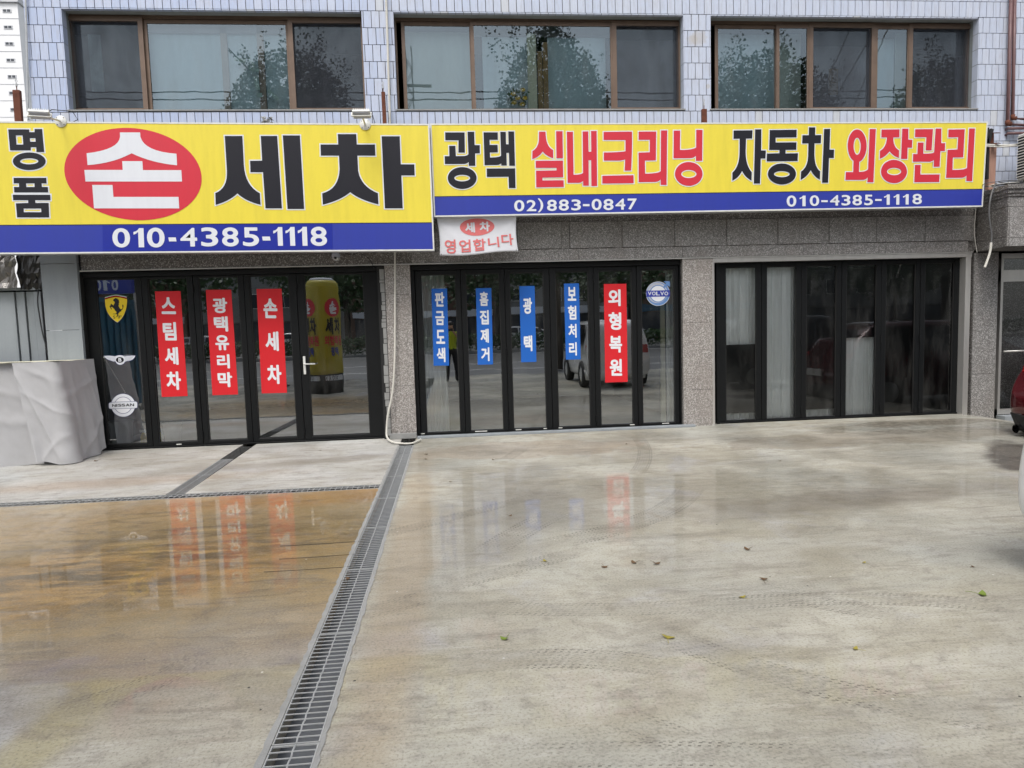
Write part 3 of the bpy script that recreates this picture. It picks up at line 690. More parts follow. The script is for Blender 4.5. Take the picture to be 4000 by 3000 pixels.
for a, b, z0, z1, _ in full:
    w = round(b-a, 3); h = round(z1-z0, 3)
    if (w, h) not in tcache:
        me = MB().box(G/2, w-G/2, 0, .013, G/2, h-G/2).mesh('tile', 'tile')
        at = me.attributes.new('tone', 'FLOAT', 'POINT'); at.data.foreach_set('value', [0.0]*len(me.vertices)); tcache[(w, h)] = me
    o = inst('tile', tcache[(w, h)], (a, rt.uniform(-.0012, .0012), z0), upw, (rt.uniform(-.004, .004), 0, rt.uniform(-.006, .006)))
mb = MB(); tone = []
for a, b, z0, z1, _ in rest:
    y = rt.uniform(-.0012, .0012); mb.box(a+G/2, b-G/2, y, .013, z0+G/2, z1-G/2); tone += [rt.random()]*8
# tile returns on the window reveals and at the building's corner
for x0, x1 in WIN:
    for r in range(6):
        z0 = ZW0+r*RH+.03 if r == 0 else ZW0+r*RH
        for sx in ((x0, 1), (x1, -1)):
            mb.box(sx[0]-.004*sx[1], sx[0]+.009*sx[1], .002, .115, z0+G/2, ZW0+(r+1)*RH-G/2); tone += [rt.random()]*8
    n = int((x1-x0)/TW)
    for i in range(n): mb.box(x0+i*TW+G, x0+(i+1)*TW, .002, .06, ZW1-.014, ZW1-.001); tone += [rt.random()]*8
o = mb.build('tile_field', 'tile', upw, normals=True); o['kind'] = 'stuff'
at = o.data.attributes.new('tone', 'FLOAT', 'POINT'); at.data.foreach_set('value', tone)
# dark interior volumes and ceiling/roof so no light leaks
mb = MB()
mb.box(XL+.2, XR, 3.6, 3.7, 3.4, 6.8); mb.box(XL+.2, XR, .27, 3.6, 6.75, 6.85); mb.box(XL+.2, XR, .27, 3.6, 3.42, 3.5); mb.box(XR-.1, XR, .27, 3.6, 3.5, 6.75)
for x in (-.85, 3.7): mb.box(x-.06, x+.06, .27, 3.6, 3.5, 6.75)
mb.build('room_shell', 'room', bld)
mb = MB(); mb.box(XL, XR, -.02, 6, 6.9, 7.1); mb.build('parapet', 'cement', bld)

# ------------------------------------------------------------------ upper windows
def window(wi, sashes, YF=0.17):
    x0, x1 = WIN[wi]; t = MB(); f = .045
    z0, z1 = ZW0+.03, ZW1-.045
    t.box(x0+.01, x1-.01, YF+.02, YF+.10, z1-.002, ZW1-.004); t.box(x0+.01, x1-.01, YF+.02, YF+.10, z0, z0+.02)
    t.box(x0+.008, x0+.03, YF+.02, YF+.10, z0+.02, z1-.002); t.box(x1-.03, x1-.008, YF+.02, YF+.10, z0+.02, z1-.002)
    w = t.build('window', 'brown_frame', bld)
    for (pa, pb, ptop, pbot, typ, dep) in sashes:
        Y = YF+dep; a = PY(pa, 240, Y); b = PY(pb, 240, Y); xa, xb = a.x, b.x
        za, zb = z0+.012, (ZW1-.03 if typ == 's' else z1-.01); s = MB(); st = .062 if typ == 's' else .048
        for q in ((xa, xa+st, za, zb), (xb-st, xb, za, zb)): s.box(q[0], q[1], Y, Y+.028, q[2], q[3])
        s.box(xa+st, xb-st, Y+.001, Y+.027, za, za+st); s.box(xa+st, xb-st, Y+.001, Y+.027, zb-st, zb)
        s.build('sash', 'brown_frame', w)
        g = MB(); g.quad((xa+st, Y+.014, za+st), (xb-st, Y+.014, za+st), (xb-st, Y+.014, zb-st), (xa+st, Y+.014, zb-st))
        g.build('screen' if typ == 's' else 'pane', 'screen' if typ == 's' else 'win_glass', w, normals=False)
        if typ == 's':
            g = MB(); y = Y+.07; g.quad((xa+st, y, za+st), (xb-st, y, za+st), (xb-st, y, zb-st), (xa+st, y, zb-st)); g.build('pane', 'win_glass', w, normals=False)
            g = MB(); g.box(xa+.01, xa+.05, y-.012, y+.012, za, zb); g.box(xb-.05, xb-.01, y-.012, y+.012, za, zb); g.box(xa+.05, xb-.05, y-.011, y+.011, zb-.05, zb-.001); g.build('inner_sash', 'brown_frame', w)
    return w
w1 = window(0, [(250, 566, 0, 0, 's', 0.0), (569, 1136, 0, 0, 'g', .035), (1131, 1432, 0, 0, 's', 0.0)])
w2 = window(1, [(1572, 1850, 0, 0, 'g', .035), (1841, 2398, 0, 0, 'g', .0), (2393, 2668, 0, 0, 's', -.006)])
w3 = window(2, [(2793, 3040, 0, 0, 'g', .035), (3033, 3165, 0, 0, 'g', 0.0), (3161, 3420, 0, 0, 's', -.006), (3416, 3556, 0, 0, 'g', .0), (3550, 3805, 0, 0, 's', -.006)])
# what stands just inside: inner window frames with frosted panes, posts, blinds
def inner(w, Y, px0, px1, z0, z1, mat, name, th=.004):
    a, b = PY(px0, 240, Y).x, PY(px1, 240, Y).x; m_ = MB(); m_.box(a, b, Y, Y+th, z0, z1); return m_.build(name, mat, w)
zi0, zi1 = ZW0+.05, ZW1-.06
for (a, b, mt_) in ((575, 868, 'frost'), (888, 1010, 'frost'), (1030, 1130, 'frost')): inner(w1, .34, a, b, zi0, zi1-.12, mt_, 'inner_pane')
for (a, b, mt_) in ((866, 890, 'inner_brown'), (1008, 1032, 'inner_brown')): inner(w1, .30, a, b, zi0, zi1, mt_, 'inner_stile', .04)
inner(w1, .30, 575, 1135, zi1-.13, zi1+.04, 'mould', 'inner_head', .03)
inner(w1, .40, 350, 400, zi0+.35, zi1-.12, 'frost', 'inner_pane'); inner(w1, .42, 290, 350, zi0+.3, zi1-.12, 'mould', 'inner_pane')
inner(w2, .40, 1572, 1845, zi0, zi1-.05, 'frost_grey', 'inner_pane')
for (a, b, mt_) in ((1885, 2060, 'frost'), (2140, 2365, 'frost')): inner(w2, .38, a, b, zi0, zi1-.12, mt_, 'inner_pane')
inner(w2, .37, 1850, 2392, zi1-.11, zi1+.04, 'mould', 'inner_head', .03)
inner(w2, .30, 2060, 2095, zi0, zi1-.10, 'cream', 'window_post', .03)
inner(w2, .28, 2100, 2118, zi0, PY(2110, 200, .28).z, 'brown_wood', 'window_post', .03); inner(w2, .28, 2121, 2140, zi0, PY(2110, 165, .28).z, 'brown_wood', 'window_post', .03)
inner(w2, .5, 2400, 2640, zi0, zi1-.1, 'mould', 'inner_pane')
inner(w3, .40, 2795, 3030, zi0, zi1-.05, 'frost', 'inner_pane'); inner(w3, .5, 3035, 3128, zi0+.1, zi1, 'frost_grey', 'inner_pane')
inner(w3, .40, 3425, 3492, zi0, zi1-.1, 'frost', 'inner_pane'); inner(w3, .42, 3495, 3548, zi0, zi1, 'frost_grey', 'inner_pane'); inner(w3, .55, 3180, 3400, zi0, zi1-.15, 'mould', 'inner_pane')
inner(w3, .36, 3240, 3275, zi0+.3, zi1-.55, 'brown_wood', 'window_post', .03)
# paper strips taped inside the first window
tp = [(518, 129, 20, 8, -15), (531, 240, 0, 0, 0)]
for k, (x, y, L, w, r, lb) in enumerate([(938, 234, 42, 17, -14, 'pale paper strip taped highest on the window, tilted down to the right'), (983, 243, 38, 13, -62, 'cream paper strip hanging above the crossed strips in the window'), (993, 271, 38, 15, -14, 'pale paper strip crossing the cream one in the middle of the window'), (1002, 325, 50, 16, -80, 'nearly upright paper strip low on the window glass'), (1067, 371, 52, 14, -42, 'long pale paper strip slanting near the bottom right of the window'), (1014, 372, 20, 16, 5, 'short yellowish paper strip low on the window beside the brown stile')]):
    Y = .226; c = PY(x, y, Y); a = radians(r); u = Vector((cos(a), 0, sin(a)))*L/276/2; v = Vector((-sin(a), 0, cos(a)))*w/276/2
    m_ = MB(); d = Vector((0, .0015, 0)); m_.hexa([c-u-v, c+u-v, c+u-v+d, c-u-v+d, c-u+v, c+u+v, c+u+v+d, c-u+v+d]); tag(m_.build('paper_strip', 'paper'), lb, 'paper strip', 'paper strips taped in the first window')
# bunch of yellow flowers on the sill of the second window
fl = thing('flower_bunch', 'bunch of yellow flowers standing behind the middle upstairs window', 'flowers', PY(2030, 415, .28))
m_ = MB()
for k in range(60):
    c = PY(random.uniform(1990, 2060), random.uniform(355, 415), .3); d = Vector((random.uniform(-1, 1), random.uniform(-.3, .3), random.uniform(-.5, 1))).normalized()*.05; s_ = Vector((d.z, 0, -d.x))*.3
    m_.quad(c, c+d*.5+s_, c+d, c+d*.5-s_)
m_.build('foliage', 'stemgreen', fl, normals=False)
for (x, y) in ((2005, 368), (2042, 352), (2050, 384), (2008, 402), (2040, 408), (2022, 385)):
    c = PY(x, y, .26); m_ = MB()
    for ring in (0, 1):
        for k in range(9):
            a = 2*pi*k/9+ring*.3; r = .045-.012*ring; d = Vector((cos(a)*r, -.012-.02*ring, sin(a)*r*.8)); s_ = Vector((-sin(a), 0, cos(a)))*.011
            m_.quad(c, c+d*.6+s_, c+d, c+d*.6-s_)
    m_.build('flower_head', 'petal', fl, normals=False)

# ------------------------------------------------------------------ granite facing
def zx(px, py, Y=0): w = PY(px, py, Y); return w.x, w.z
lintel = MB(); lintel.box(-4.98, 8.05, .03, .26, 2.50, 3.31)
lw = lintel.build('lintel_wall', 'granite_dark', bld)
def gslab(x0, x1, z0, z1, mat='granite', y=-.0, parent=None, g=.004):
    m_ = MB(); m_.box(x0+g/2, x1-g/2, y, y+.03 if y+.03 > .031 else .029, z0+g/2, z1-g/2); return m_.build('granite_slab', mat, parent or lw, bevel=0.002)
zA = PY(2500, 862).z; zB = PY(2500, 966).z; zC = 2.505
# bottom strip, in long pieces
xb = [-4.95, -3.6, -2.2, -1.03, -0.5, .62, 1.9, 3.45, 3.95, 5.3, 6.6, 7.93]
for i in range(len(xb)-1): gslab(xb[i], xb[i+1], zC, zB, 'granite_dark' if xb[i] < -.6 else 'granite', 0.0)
# raised panels and the narrow pieces between them
px = [(1690, 1845), (1850, 1865), (1885, 2190), (2225, 2396), (2430, 2602), (2636, 2805), (2839, 3007), (3039, 3208), (3239, 3422), (3423, 3611), (3612, 3779)]
px = [(2020, 2192), (2225, 2396), (2430, 2602), (2636, 2805), (2839, 3007), (3039, 3208), (3239, 3422), (3423, 3611), (3612, 3779)]
prev = PY(1700, 900).x
for a, b in px:
    xa, xb_ = PY(a, 900).x, PY(b, 900).x
    if xa-prev > .02: gslab(prev, xa, zB, zA, 'granite', 0.004)
    gslab(xa, xb_, zB+.004, zA, 'granite', -0.014); prev = xb_
gslab(prev, 8.02, zB, zA, 'granite', 0.004)
x = -4.95
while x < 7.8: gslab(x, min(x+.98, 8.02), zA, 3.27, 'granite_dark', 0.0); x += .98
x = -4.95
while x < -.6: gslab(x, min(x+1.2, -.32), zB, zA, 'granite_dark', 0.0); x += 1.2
# thin metal lip under the lintel
m_ = MB(); m_.box(-4.98, 8.0, -.012, .012, 2.488, 2.503); m_.build('drip_edge', 'steel', bld)
def pier(x0, x1, cuts, mat, zb=-.0, zt=2.487, y=0.0):
    m_ = MB(); m_.box(x0+.003, x1-.003, y+.03, .5, zb-.05, zt); p = m_.build('pier', 'granite_dark', bld)
    zs = [zb-.01]+cuts+[zt]
    for a, b in zip(zs, zs[1:]): gslab(x0, x1, a, b, mat, y, p)
    return p
xa, xb_ = PY(1512, 1300).x, PY(1612, 1300).x
pier(xa, xb_, [.10, PY(1560, 1507).z, PY(1560, 1262).z, PY(1560, 1150).z], 'granite_light')
m_ = MB(); m_.box(PY(1482, 1300).x, xa-.004, .035, .3, 0, 2.487); m_.build('broken_mortar', 'rubber', bld)
rr = random.Random(5); m_ = MB(); z = .05
while z < 2.4:
    h = rr.uniform(.04, .16); a = PY(1494, 1300).x; m_.box(a+rr.uniform(-.012, .012), xa-.008, .012+rr.uniform(0, .015), .034, z, z+h-.008); z += h
m_.build('broken_edge', 'cement', bld)
xc, xd = PY(2668, 1300).x, PY(2790, 1300).x
pier(xc, xd, [.55, 1.55], 'granite_light')
pier(PY(3800, 1300).x, PY(3893, 1300).x, [.62, 1.70], 'granite', -.17)
m_ = MB(); m_.box(PY(3893, 1300).x+.003, XR, .5, .6, -.2, 2.5); m_.box(8.05, XR, .03, .26, 2.53, 3.31); m_.build('side_wall', 'granite_dark', bld)
# pale cement foot of the middle pier, painted kerb strip before the middle doors
m_ = MB(); m_.box(xa-.03, xb_+.0, -.03, .0-.002, 0.002, .085); m_.build('cement_foot', 'cement', bld, bevel=.006)
m_ = MB(); m_.box(xb_+.01, xc+.15, -.09, .02, 0.003, .03); m_.build('door_threshold', 'grey_panel', bld)
# stainless trim round the right doorway
m_ = MB(); a, b = PY(2786, 1200).x, PY(3768, 1200).x
m_.box(a, b+.10, -.005, .12, 2.425, 2.486); m_.build('steel_head', 'steel', bld)
m_ = MB(); m_.box(b+.0, b+.085, -.004, .12, -.03, 2.424); m_.build('steel_jamb', 'steel', bld)
m_ = MB(); m_.box(a-.012, a+.018, -.004, .10, 0, 2.424); m_.build('steel_jamb', 'steel', bld)

# ------------------------------------------------------------------ folding doors
YD = .12; YG = .155
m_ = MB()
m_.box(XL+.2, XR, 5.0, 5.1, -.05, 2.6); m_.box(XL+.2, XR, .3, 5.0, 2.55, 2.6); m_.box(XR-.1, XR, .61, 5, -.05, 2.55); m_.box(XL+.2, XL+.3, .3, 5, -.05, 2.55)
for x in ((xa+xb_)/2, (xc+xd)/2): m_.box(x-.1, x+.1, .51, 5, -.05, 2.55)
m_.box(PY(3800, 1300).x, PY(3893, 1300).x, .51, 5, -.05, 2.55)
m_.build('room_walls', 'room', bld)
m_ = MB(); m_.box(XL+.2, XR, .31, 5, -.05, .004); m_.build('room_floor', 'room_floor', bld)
def folding(outer, panes, hinges, trim=.05, gm='glass'):
    """outer: (px left, px right, py head) measured at mid height; panes: list of (left px, right px, top py, bottom py)"""
    xl, xr = PY(outer[0], 1350, YD).x, PY(outer[1], 1350, YD).x; zt = PY((outer[0]+outer[1])/2, outer[2], YD).z; zt = min(zt, 2.484)
    pb = [PY((p[0]+p[1])/2, p[3], YD).z for p in panes]; pt = [PY((p[0]+p[1])/2, p[2], YD).z for p in panes]; zp0 = sum(pb)/len(pb); zp1 = sum(pt)/len(pt)
    pxs = [(PY(p[0], (p[2]+p[3])/2, YD).x, PY(p[1], (p[2]+p[3])/2, YD).x) for p in panes]
    m_ = MB(); m_.box(xl, xr, YD-.035, YD+.10, zt-.07, zt); m_.box(xl, xl+trim, YD-.034, YD+.10, 0, zt-.07); m_.box(xr-trim, xr, YD-.034, YD+.10, 0, zt-.07); m_.box(xl+trim, xr-trim, YD-.02, YD+.1, 0.001, .025)
    fd = m_.build('folding_door', 'black_frame', bld, bevel=.004)
    edges = [xl+trim+.004]+[(pxs[i][1]+pxs[i+1][0])/2 for i in range(len(panes)-1)]+[xr-trim-.004]
    info = []
    for i, (a, b) in enumerate(pxs):
        e0, e1 = edges[i]+.003, edges[i+1]-.003; lt = zt-.074; lb = .028; y0 = YD+(.0 if i % 2 else .004)
        s = MB(); s.box(e0, a, y0, y0+.06, lb, lt); s.box(b, e1, y0, y0+.06, lb, lt); s.box(a, b, y0+.0, y0+.06, lb, zp0); s.box(a, b, y0, y0+.06, zp1, lt)
        s.build('leaf_frame', 'black_frame', fd, bevel=.004)
        s = MB(); bd = .011   # glazing bead
        s.box(a+.0005, a+bd, y0+.012, y0+.028, zp0+.0005, zp1-.0005); s.box(b-bd, b-.0005, y0+.012, y0+.028, zp0+.0005, zp1-.0005); s.box(a+bd, b-bd, y0+.012, y0+.028, zp0+.0005, zp0+bd); s.box(a+bd, b-bd, y0+.012, y0+.028, zp1-bd, zp1-.0005)
        s.build('glazing_bead', 'rubber', fd)
        s = MB(); s.quad((a, YG, zp0), (b, YG, zp0), (b, YG, zp1), (a, YG, zp1)); s.build('pane', gm, fd, normals=False)
        info.append((a, b, zp0, zp1))
        if i in hinges:
            for z in (.16, 1.2, zt-.25):
                s = MB(); s.tube([(e0-.003, y0-.012, z-.05), (e0-.003, y0-.012, z+.05)], .011, 8); s.build('hinge', 'black_frame', fd)
    return fd, info
f1, i1 = folding((322, 1508, 1036), [(395, 551, 1088, 1738), (597, 751, 1085, 1730), (794, 948, 1080, 1720), (991, 1144, 1074, 1711), (1202, 1432, 1073, 1697)], (2, 4), .055)
f2, i2 = folding((1616, 2667, 1010), [(1655, 1790, 1072, 1690), (1828, 1960, 1068, 1682), (1998, 2130, 1065, 1675), (2175, 2304, 1060, 1667), (2343, 2472, 1057, 1660), (2508, 2637, 1051, 1654)], (2, 4))
f3, i3 = folding((2796, 3762, 1002), [(2836, 2956, 1046, 1641), (2995, 3111, 1041, 1635), (3150, 3268, 1037, 1628), (3305, 3423, 1033, 1622), (3459, 3575, 1029, 1616), (3610, 3724, 1026, 1611)], (2, 4, 5), gm='glass_tinted')
# scraped dark jamb lining left of the first doors
m_ = MB(); z = 0; a0 = PY(341, 1350, .06).x
while z < 2.45:
    h = rr.uniform(.05, .2); m_.box(a0-.115+rr.uniform(-.01, .01), a0-.012, .035, .2, z, min(z+h, 2.47)); z += h
m_.build('jamb_lining', 'rubber', bld)
# white smears of old tape on the lower rails
for (pxx, pyy, w_) in ((1640, 1700, 40), (2026, 1688, 24), (1880, 1697, 50), (2190, 1684, 16), (2470, 1668, 20), (2600, 1662, 30), (2130, 1684, 14), (700, 1745, 20)):
    c = PY(pxx-115 if False else pxx, pyy, YD); s = MB(); s.box(c.x-w_/560, c.x+w_/560, YD-.0025, YD-.0005, .028+.008, .028+.022); s.build('tape_residue', 'white_paint', f1 if pxx < 1500 else f2)
# things kept just inside the first doors
def bucket(px_, py_, Y, r, h, mat, label):
    c_ = PY(px_, py_, Y); c_.z = .006; t_ = thing('bucket', label, 'bucket', c_)
    s = MB(); s.lathe([(r*.8, 0), (r, h), (r*1.06, h), (r*1.06, h+.02), (r*.97, h+.02), (r*.78, .02)], c_, 'Z', 24); s.build('body', mat, t_, smooth=False)
    s = MB(); s.tube([c_+Vector((r*cos(a_*pi/8), -.01, h-.02+r*.5*sin(a_*pi/8)*-1+.0)) for a_ in range(9)], .004, 5); s.build('wire_handle', 'galv', t_, smooth=True)
bucket(470, 1640, .50, .165, .34, 'bucket_grey', 'grey bucket standing inside the first glass leaf')
bucket(668, 1600, .75, .13, .25, 'white_plastic', 'white bucket standing behind the first red banner')
for px_, lb_ in ((562, 'left one of two yellow spray bottles inside the first doors'), (622, 'right one of two yellow spray bottles inside the first doors')):
    c_ = PY(px_, 1700, .40); c_.z = .006; t_ = thing('spray_bottle', lb_, 'spray bottle', c_, 'yellow spray bottles')
    s = MB(); s.lathe([(.045, 0), (.048, .12), (.03, .17), (.016, .19)], c_, 'Z', 16); s.build('body', 'emblem_yellow', t_, smooth=True)
    s = MB(); s.box(c_.x-.05, c_.x+.03, c_.y-.012, c_.y+.012, .197, .235); s.build('trigger_head', 'white_plastic', t_)
s = MB(); s.tube([PY(412, 1405, .30), PY(490, 1535, .36)], .008, 6); tag(s.build('squeegee_pole', 'white_plastic'), 'thin pole leaning behind the winged emblem', 'pole')
# lever handle on the last leaf of the first doors
m_ = MB(); c = PY(1190, 1427, YD); m_.box(c.x-.017, c.x+.017, YD-.012, YD-.001, c.z-.13, c.z+.13); h_ = m_.build('handle', 'white_paint', f1, bevel=.006)
m_ = MB(); m_.tube([(c.x, YD-.012, c.z+.02), (c.x, YD-.055, c.z+.02), (c.x+.02, YD-.06, c.z+.02), (c.x+.16, YD-.06, c.z+.017)], .009, 8); m_.build('lever', 'white_paint', f1, smooth=True)
# curtains behind the glass
def curtain(px0, px1, Y, z0, z1, amp=.02, per=.11, name='curtain', mat='blind', pr=f2, lbl=None):
    x0, x1 = PY(px0, 1350, Y).x, PY(px1, 1350, Y).x; m_ = MB(); n = max(8, int((x1-x0)/.012)); pts = []
    for i in range(n+1):
        x = lerp(x0, x1, i/n); ph = x/per*2*pi; pts.append((x, Y+amp*(sin(ph)+.4*sin(2.3*ph+1))))
    for (a, b) in zip(pts, pts[1:]): m_.quad((a[0], a[1], z0), (b[0], b[1], z0), (b[0], b[1], z1), (a[0], a[1], z1))
    return m_.build(name, mat, None, smooth=True, normals=False)
tag(curtain(1640, 1745, .30, .02, 2.38, .03, .06), 'bunched pale striped curtain at the left end of the middle doors', 'curtain')
tag(curtain(2600, 2645, .30, .02, 2.38, .02, .07), 'narrow pale curtain at the right end of the middle doors', 'curtain')
tag(curtain(2800, 3110, .26, .02, 2.4, .022, .17), 'light pleated curtain behind the first two leaves of the right doors', 'curtain')
tag(curtain(3112, 3440, .26, .02, 2.4, .022, .19), 'light pleated curtain behind the third and fourth leaves of the right doors', 'curtain')
m_ = MB(); c = PY(2585, 1350, .3); m_.box(c.x-.035, c.x+.035, .24, .28, .03, 2.1); p_ = m_.build('inner_post', 'cream', bld, bevel=.005)
# black sheets stuck behind the glass of the right doors
def sheet(i, z0f, z1f):
    a, b, z0, z1 = i3[i]; m_ = MB(); m_.box(a+.001, b-.001, YG+.02, YG+.026, lerp(z0, z1, z0f), lerp(z0, z1, z1f)); m_.build('black_sheet', 'black_sheet', f3)
sheet(0, .045, .50); sheet(2, .05, .985); sheet(3, .52, .985); sheet(4, .0, 1.0); sheet(5, .0, 1.0)
# ------------------------------------------------------------------ shop signs
def poly_y(corners, Y): return [(PY(x, y, Y).x, PY(x, y, Y).z) for x, y in corners]
def signboard(label, corners, split, Y, depth, name='shop_sign'):
    """corners: tl,tr,br,bl in the photograph on plane Y; split: left/right height of the yellow/blue border"""
    tl, tr, br, bl = (PY(*c, Y) for c in corners)
    t = thing(name, label, 'shop sign', ((bl.x+br.x)/2, Y+depth/2, min(bl.z, br.z)))
    p = [(q.x, q.z) for q in (tl, tr, br, bl)]
    m_ = MB(); m_.prism_y(p, Y+.004, Y+depth); m_.build('sign_box', 'alu', t)
    e = .016; inn = offset(p if area(p) > 0 else p[::-1], -e)
    # aluminium edge profile round the face
    m_ = MB(); o_ = p if area(p) > 0 else p[::-1]
    for i in range(4):
        a, b = o_[i], o_[(i+1) % 4]; c, d = inn[(i+1) % 4], inn[i]
        m_.hexa([(a[0], Y-.006, a[1]), (b[0], Y-.006, b[1]), (c[0], Y-.006, c[1]), (d[0], Y-.006, d[1]), (a[0], Y+.004, a[1]), (b[0], Y+.004, b[1]), (c[0], Y+.004, c[1]), (d[0], Y+.004, d[1])])
    m_.build('edge_trim', 'white_paint', t)
    sl, sr = PY(*split[0], Y), PY(*split[1], Y)
    il = min(inn, key=lambda q: q[0]+q[1]); ir = min(inn, key=lambda q: -q[0]+q[1]); ul = min(inn, key=lambda q: q[0]-q[1]); ur = min(inn, key=lambda q: -q[0]-q[1])
    zl, zr = sl.z, sr.z
    fx = lambda z, a, b: a[0]+(b[0]-a[0])*(z-a[1])/(b[1]-a[1])
    yl = (fx(zl, il, ul), zl); yr = (fx(zr, ir, ur), zr)
    m_ = MB(); m_.prism_y([ul, ur, (yr[0], yr[1]+.004), (yl[0], yl[1]+.004)], Y-.002, Y+.0038); m_.build('yellow_panel', 'yellow', t)
    m_ = MB(); m_.prism_y([(yl[0], yl[1]-.004), (yr[0], yr[1]-.004), ir, il], Y-.002, Y+.0038); m_.build('blue_panel', 'blue', t)
    m_ = MB(); m_.prism_y([(yl[0], yl[1]+.0035), (yr[0], yr[1]+.0035), (yr[0], yr[1]-.0035), (yl[0], yl[1]-.0035)], Y-.004, Y-.0005); m_.build('border_strip', 'rubber', t)
    return t
Y1, Y2 = -.50, -.44
s1 = signboard('large left yellow and blue sign with a white word in a red oval', [(-170, 473), (1677, 484), (1697, 979), (-130, 994)], ((0, 878.5), (1690, 869.5)), Y1, .16)
s2 = signboard('long right yellow and blue sign with black and red Korean lettering', [(1680, 483), (3858, 475), (3838, 808), (1695, 848)], ((1694, 768), (3840, 738.5)), Y2, .14)
nl = 0
def letter(t, shapes, org, Y, mat, rim=None, label=None, k=[0]):
    """one character: shapes is a list of loop-lists (outer, hole, ...); rim draws a white outline below it"""
    k[0] += 1; j = k[0] % 7
    P = [px_loops(s, org, Y) for s in shapes]
    if rim:
        m_ = MB()
        for i, L in enumerate(P): fill(m_, L, Y-.0030-.00035*j-.0001*i, rim)
        m_.build('letter_outline', 'white_vinyl', t, normals=False)
    m_ = MB()
    for i, L in enumerate(P): fill(m_, L, Y-.0065-.00012*i)
    o = m_.build('letter', mat, t, normals=False)
    return o
F = flat_loops
A = (0, 440, 2.765)
rim = .0155
letter(s1, [F('92,182 318,182 318,212 377,212 377,178 457,178 480,426 397,426 395,374 335,374 335,408 112,408|174,246 247,246 255,346 180,346|325,276 385,276 388,315 328,315'), [ell(319, 526, 177, 95), ell(318, 526, 99, 33)]], A, Y1, 'ink', rim)
letter(s1, [F('150,705 502,705 506,764 452,764 455,804 520,804 524,862 157,862 154,804 210,804 207,764 152,764|284,764 375,764 377,804 287,804'), F('140,888 546,888 548,946 383,946 385,976 528,976 535,1132 188,1132 175,980 308,976 307,946 146,946|258,1036 447,1036 450,1076 260,1076')], A, Y1, 'ink', rim)
m_ = MB(); fill(m_, px_loops([ell(1438, 664, 741, 498, 72, a2=38, b2=26)], A, Y1), Y1-.0045); m_.build('red_oval', 'red_vinyl', s1, normals=False)
letter(s1, [F('1298,215 1516,215 1519,262 Q1560,420 1908,445 1915,570 Q1640,545 1425,440 Q1220,550 948,568 938,440 Q1290,400 1299,260'), F('1322,525 1540,525 1546,622 1960,622 1968,745 926,745 914,620 1328,620'), F('999,782 1218,782 1228,911 1930,911 1938,1035 1018,1035')], A, Y1, 'white_vinyl')
B = (800, 440, 2.458)
letter(s1, [F('193,225 362,225 376,500 Q388,700 530,775 537,886 Q390,850 315,776 Q240,848 106,886 102,774 Q222,728 214,560'), F('538,225 696,225 742,920 584,920 560,573 440,573 436,464 552,462'), F('750,220 914,220 955,926 795,926')], B, Y1, 'ink', rim)
letter(s1, [F('1278,207 1455,207 1460,307 1634,307 1638,414 1466,414 1473,560 Q1500,710 1663,775 1668,882 Q1490,840 1397,765 Q1300,845 1134,884 1128,775 Q1290,735 1295,540 1289,414 1115,414 1112,307 1282,307'), F('1698,228 1872,228 1882,497 2012,497 2016,604 1888,604 1901,920 1730,920')], B, Y1, 'ink', rim)
C = (1650, 440, 3.687); rim = .0135
letter(s2, [F('327,286 608,286 612,578 518,578 520,402 330,400'), F('384,480 475,480 483,628 600,626 Q650,618 662,600 650,277 746,277 752,468 826,470 828,588 760,590 762,768 668,768 666,712 Q640,742 590,742 324,742 320,628 388,628'), [ell(573, 943, 208, 158), ell(573, 944, 113, 47)]], C, Y2, 'ink', rim)
letter(s2, [F('880,285 1084,285 1086,392 967,392 969,466 1083,466 1086,572 972,575 974,647 Q1110,647 1132,620 1121,278 1200,278 1204,456 1240,458 1236,272 1320,272 1333,766 1250,766 1245,580 1210,580 1215,762 1136,762 1134,730 Q1110,755 1060,755 895,757'), F('926,806 1335,803 1341,1087 1246,1087 1240,923 928,926')], C, Y2, 'ink', rim)
D = (2050, 470, 2.765)
letter(s2, [F('153,124 223,124 228,190 Q240,290 305,322 307,411 Q225,385 193,336 Q155,395 80,420 82,333 Q145,300 152,210'), F('337,119 407,119 411,410 341,410'), F('117,438 411,436 414,616 190,620 190,650 418,648 420,720 123,725 120,545 342,542 342,514 118,514')], D, Y2, 'red_vinyl', rim)
letter(s2, [F('453,125 519,125 526,588 Q600,590 628,570 624,121 684,121 688,340 717,340 714,116 775,116 780,711 718,711 715,432 688,432 691,707 630,707 629,655 Q610,675 570,676 461,676')], D, Y2, 'red_vinyl', rim)
letter(s2, [F('850,127 1157,123 Q1160,300 1148,543 1077,545 1083,424 Q1050,435 1000,436 852,436 853,349 Q1050,345 1086,335 1086,214 850,214'), F('836,600 1173,593 1175,680 836,684')], D, Y2, 'red_vinyl', rim)
letter(s2, [F('1228,124 1418,122 1414,434 1296,436 1298,577 Q1440,577 1466,550 1469,110 1537,110 1530,699 1467,699 1465,637 Q1450,665 1400,667 1228,669 1228,350 1348,346 1349,212 1228,212')], D, Y2, 'red_vinyl', rim)
letter(s2, [F('1607,112 1677,112 1675,321 Q1800,323 1848,296 1850,104 1918,104 1914,438 1847,440 1846,385 Q1820,410 1790,410 1605,412'), [ell(1769, 580, 149, 129), ell(1770, 581, 82, 44)]], D, Y2, 'red_vinyl', rim)
E_ = (2800, 440, 3.687)
letter(s2, [F('240,259 512,255 508,375 419,377 413,560 Q412,760 502,860 498,982 Q410,940 361,843 Q310,945 220,982 222,865 Q325,775 325,560 326,378 237,380'), F('550,242 640,242 636,545 704,547 698,663 631,663 620,1023 530,1024 542,560')], E_, Y2, 'ink', rim)
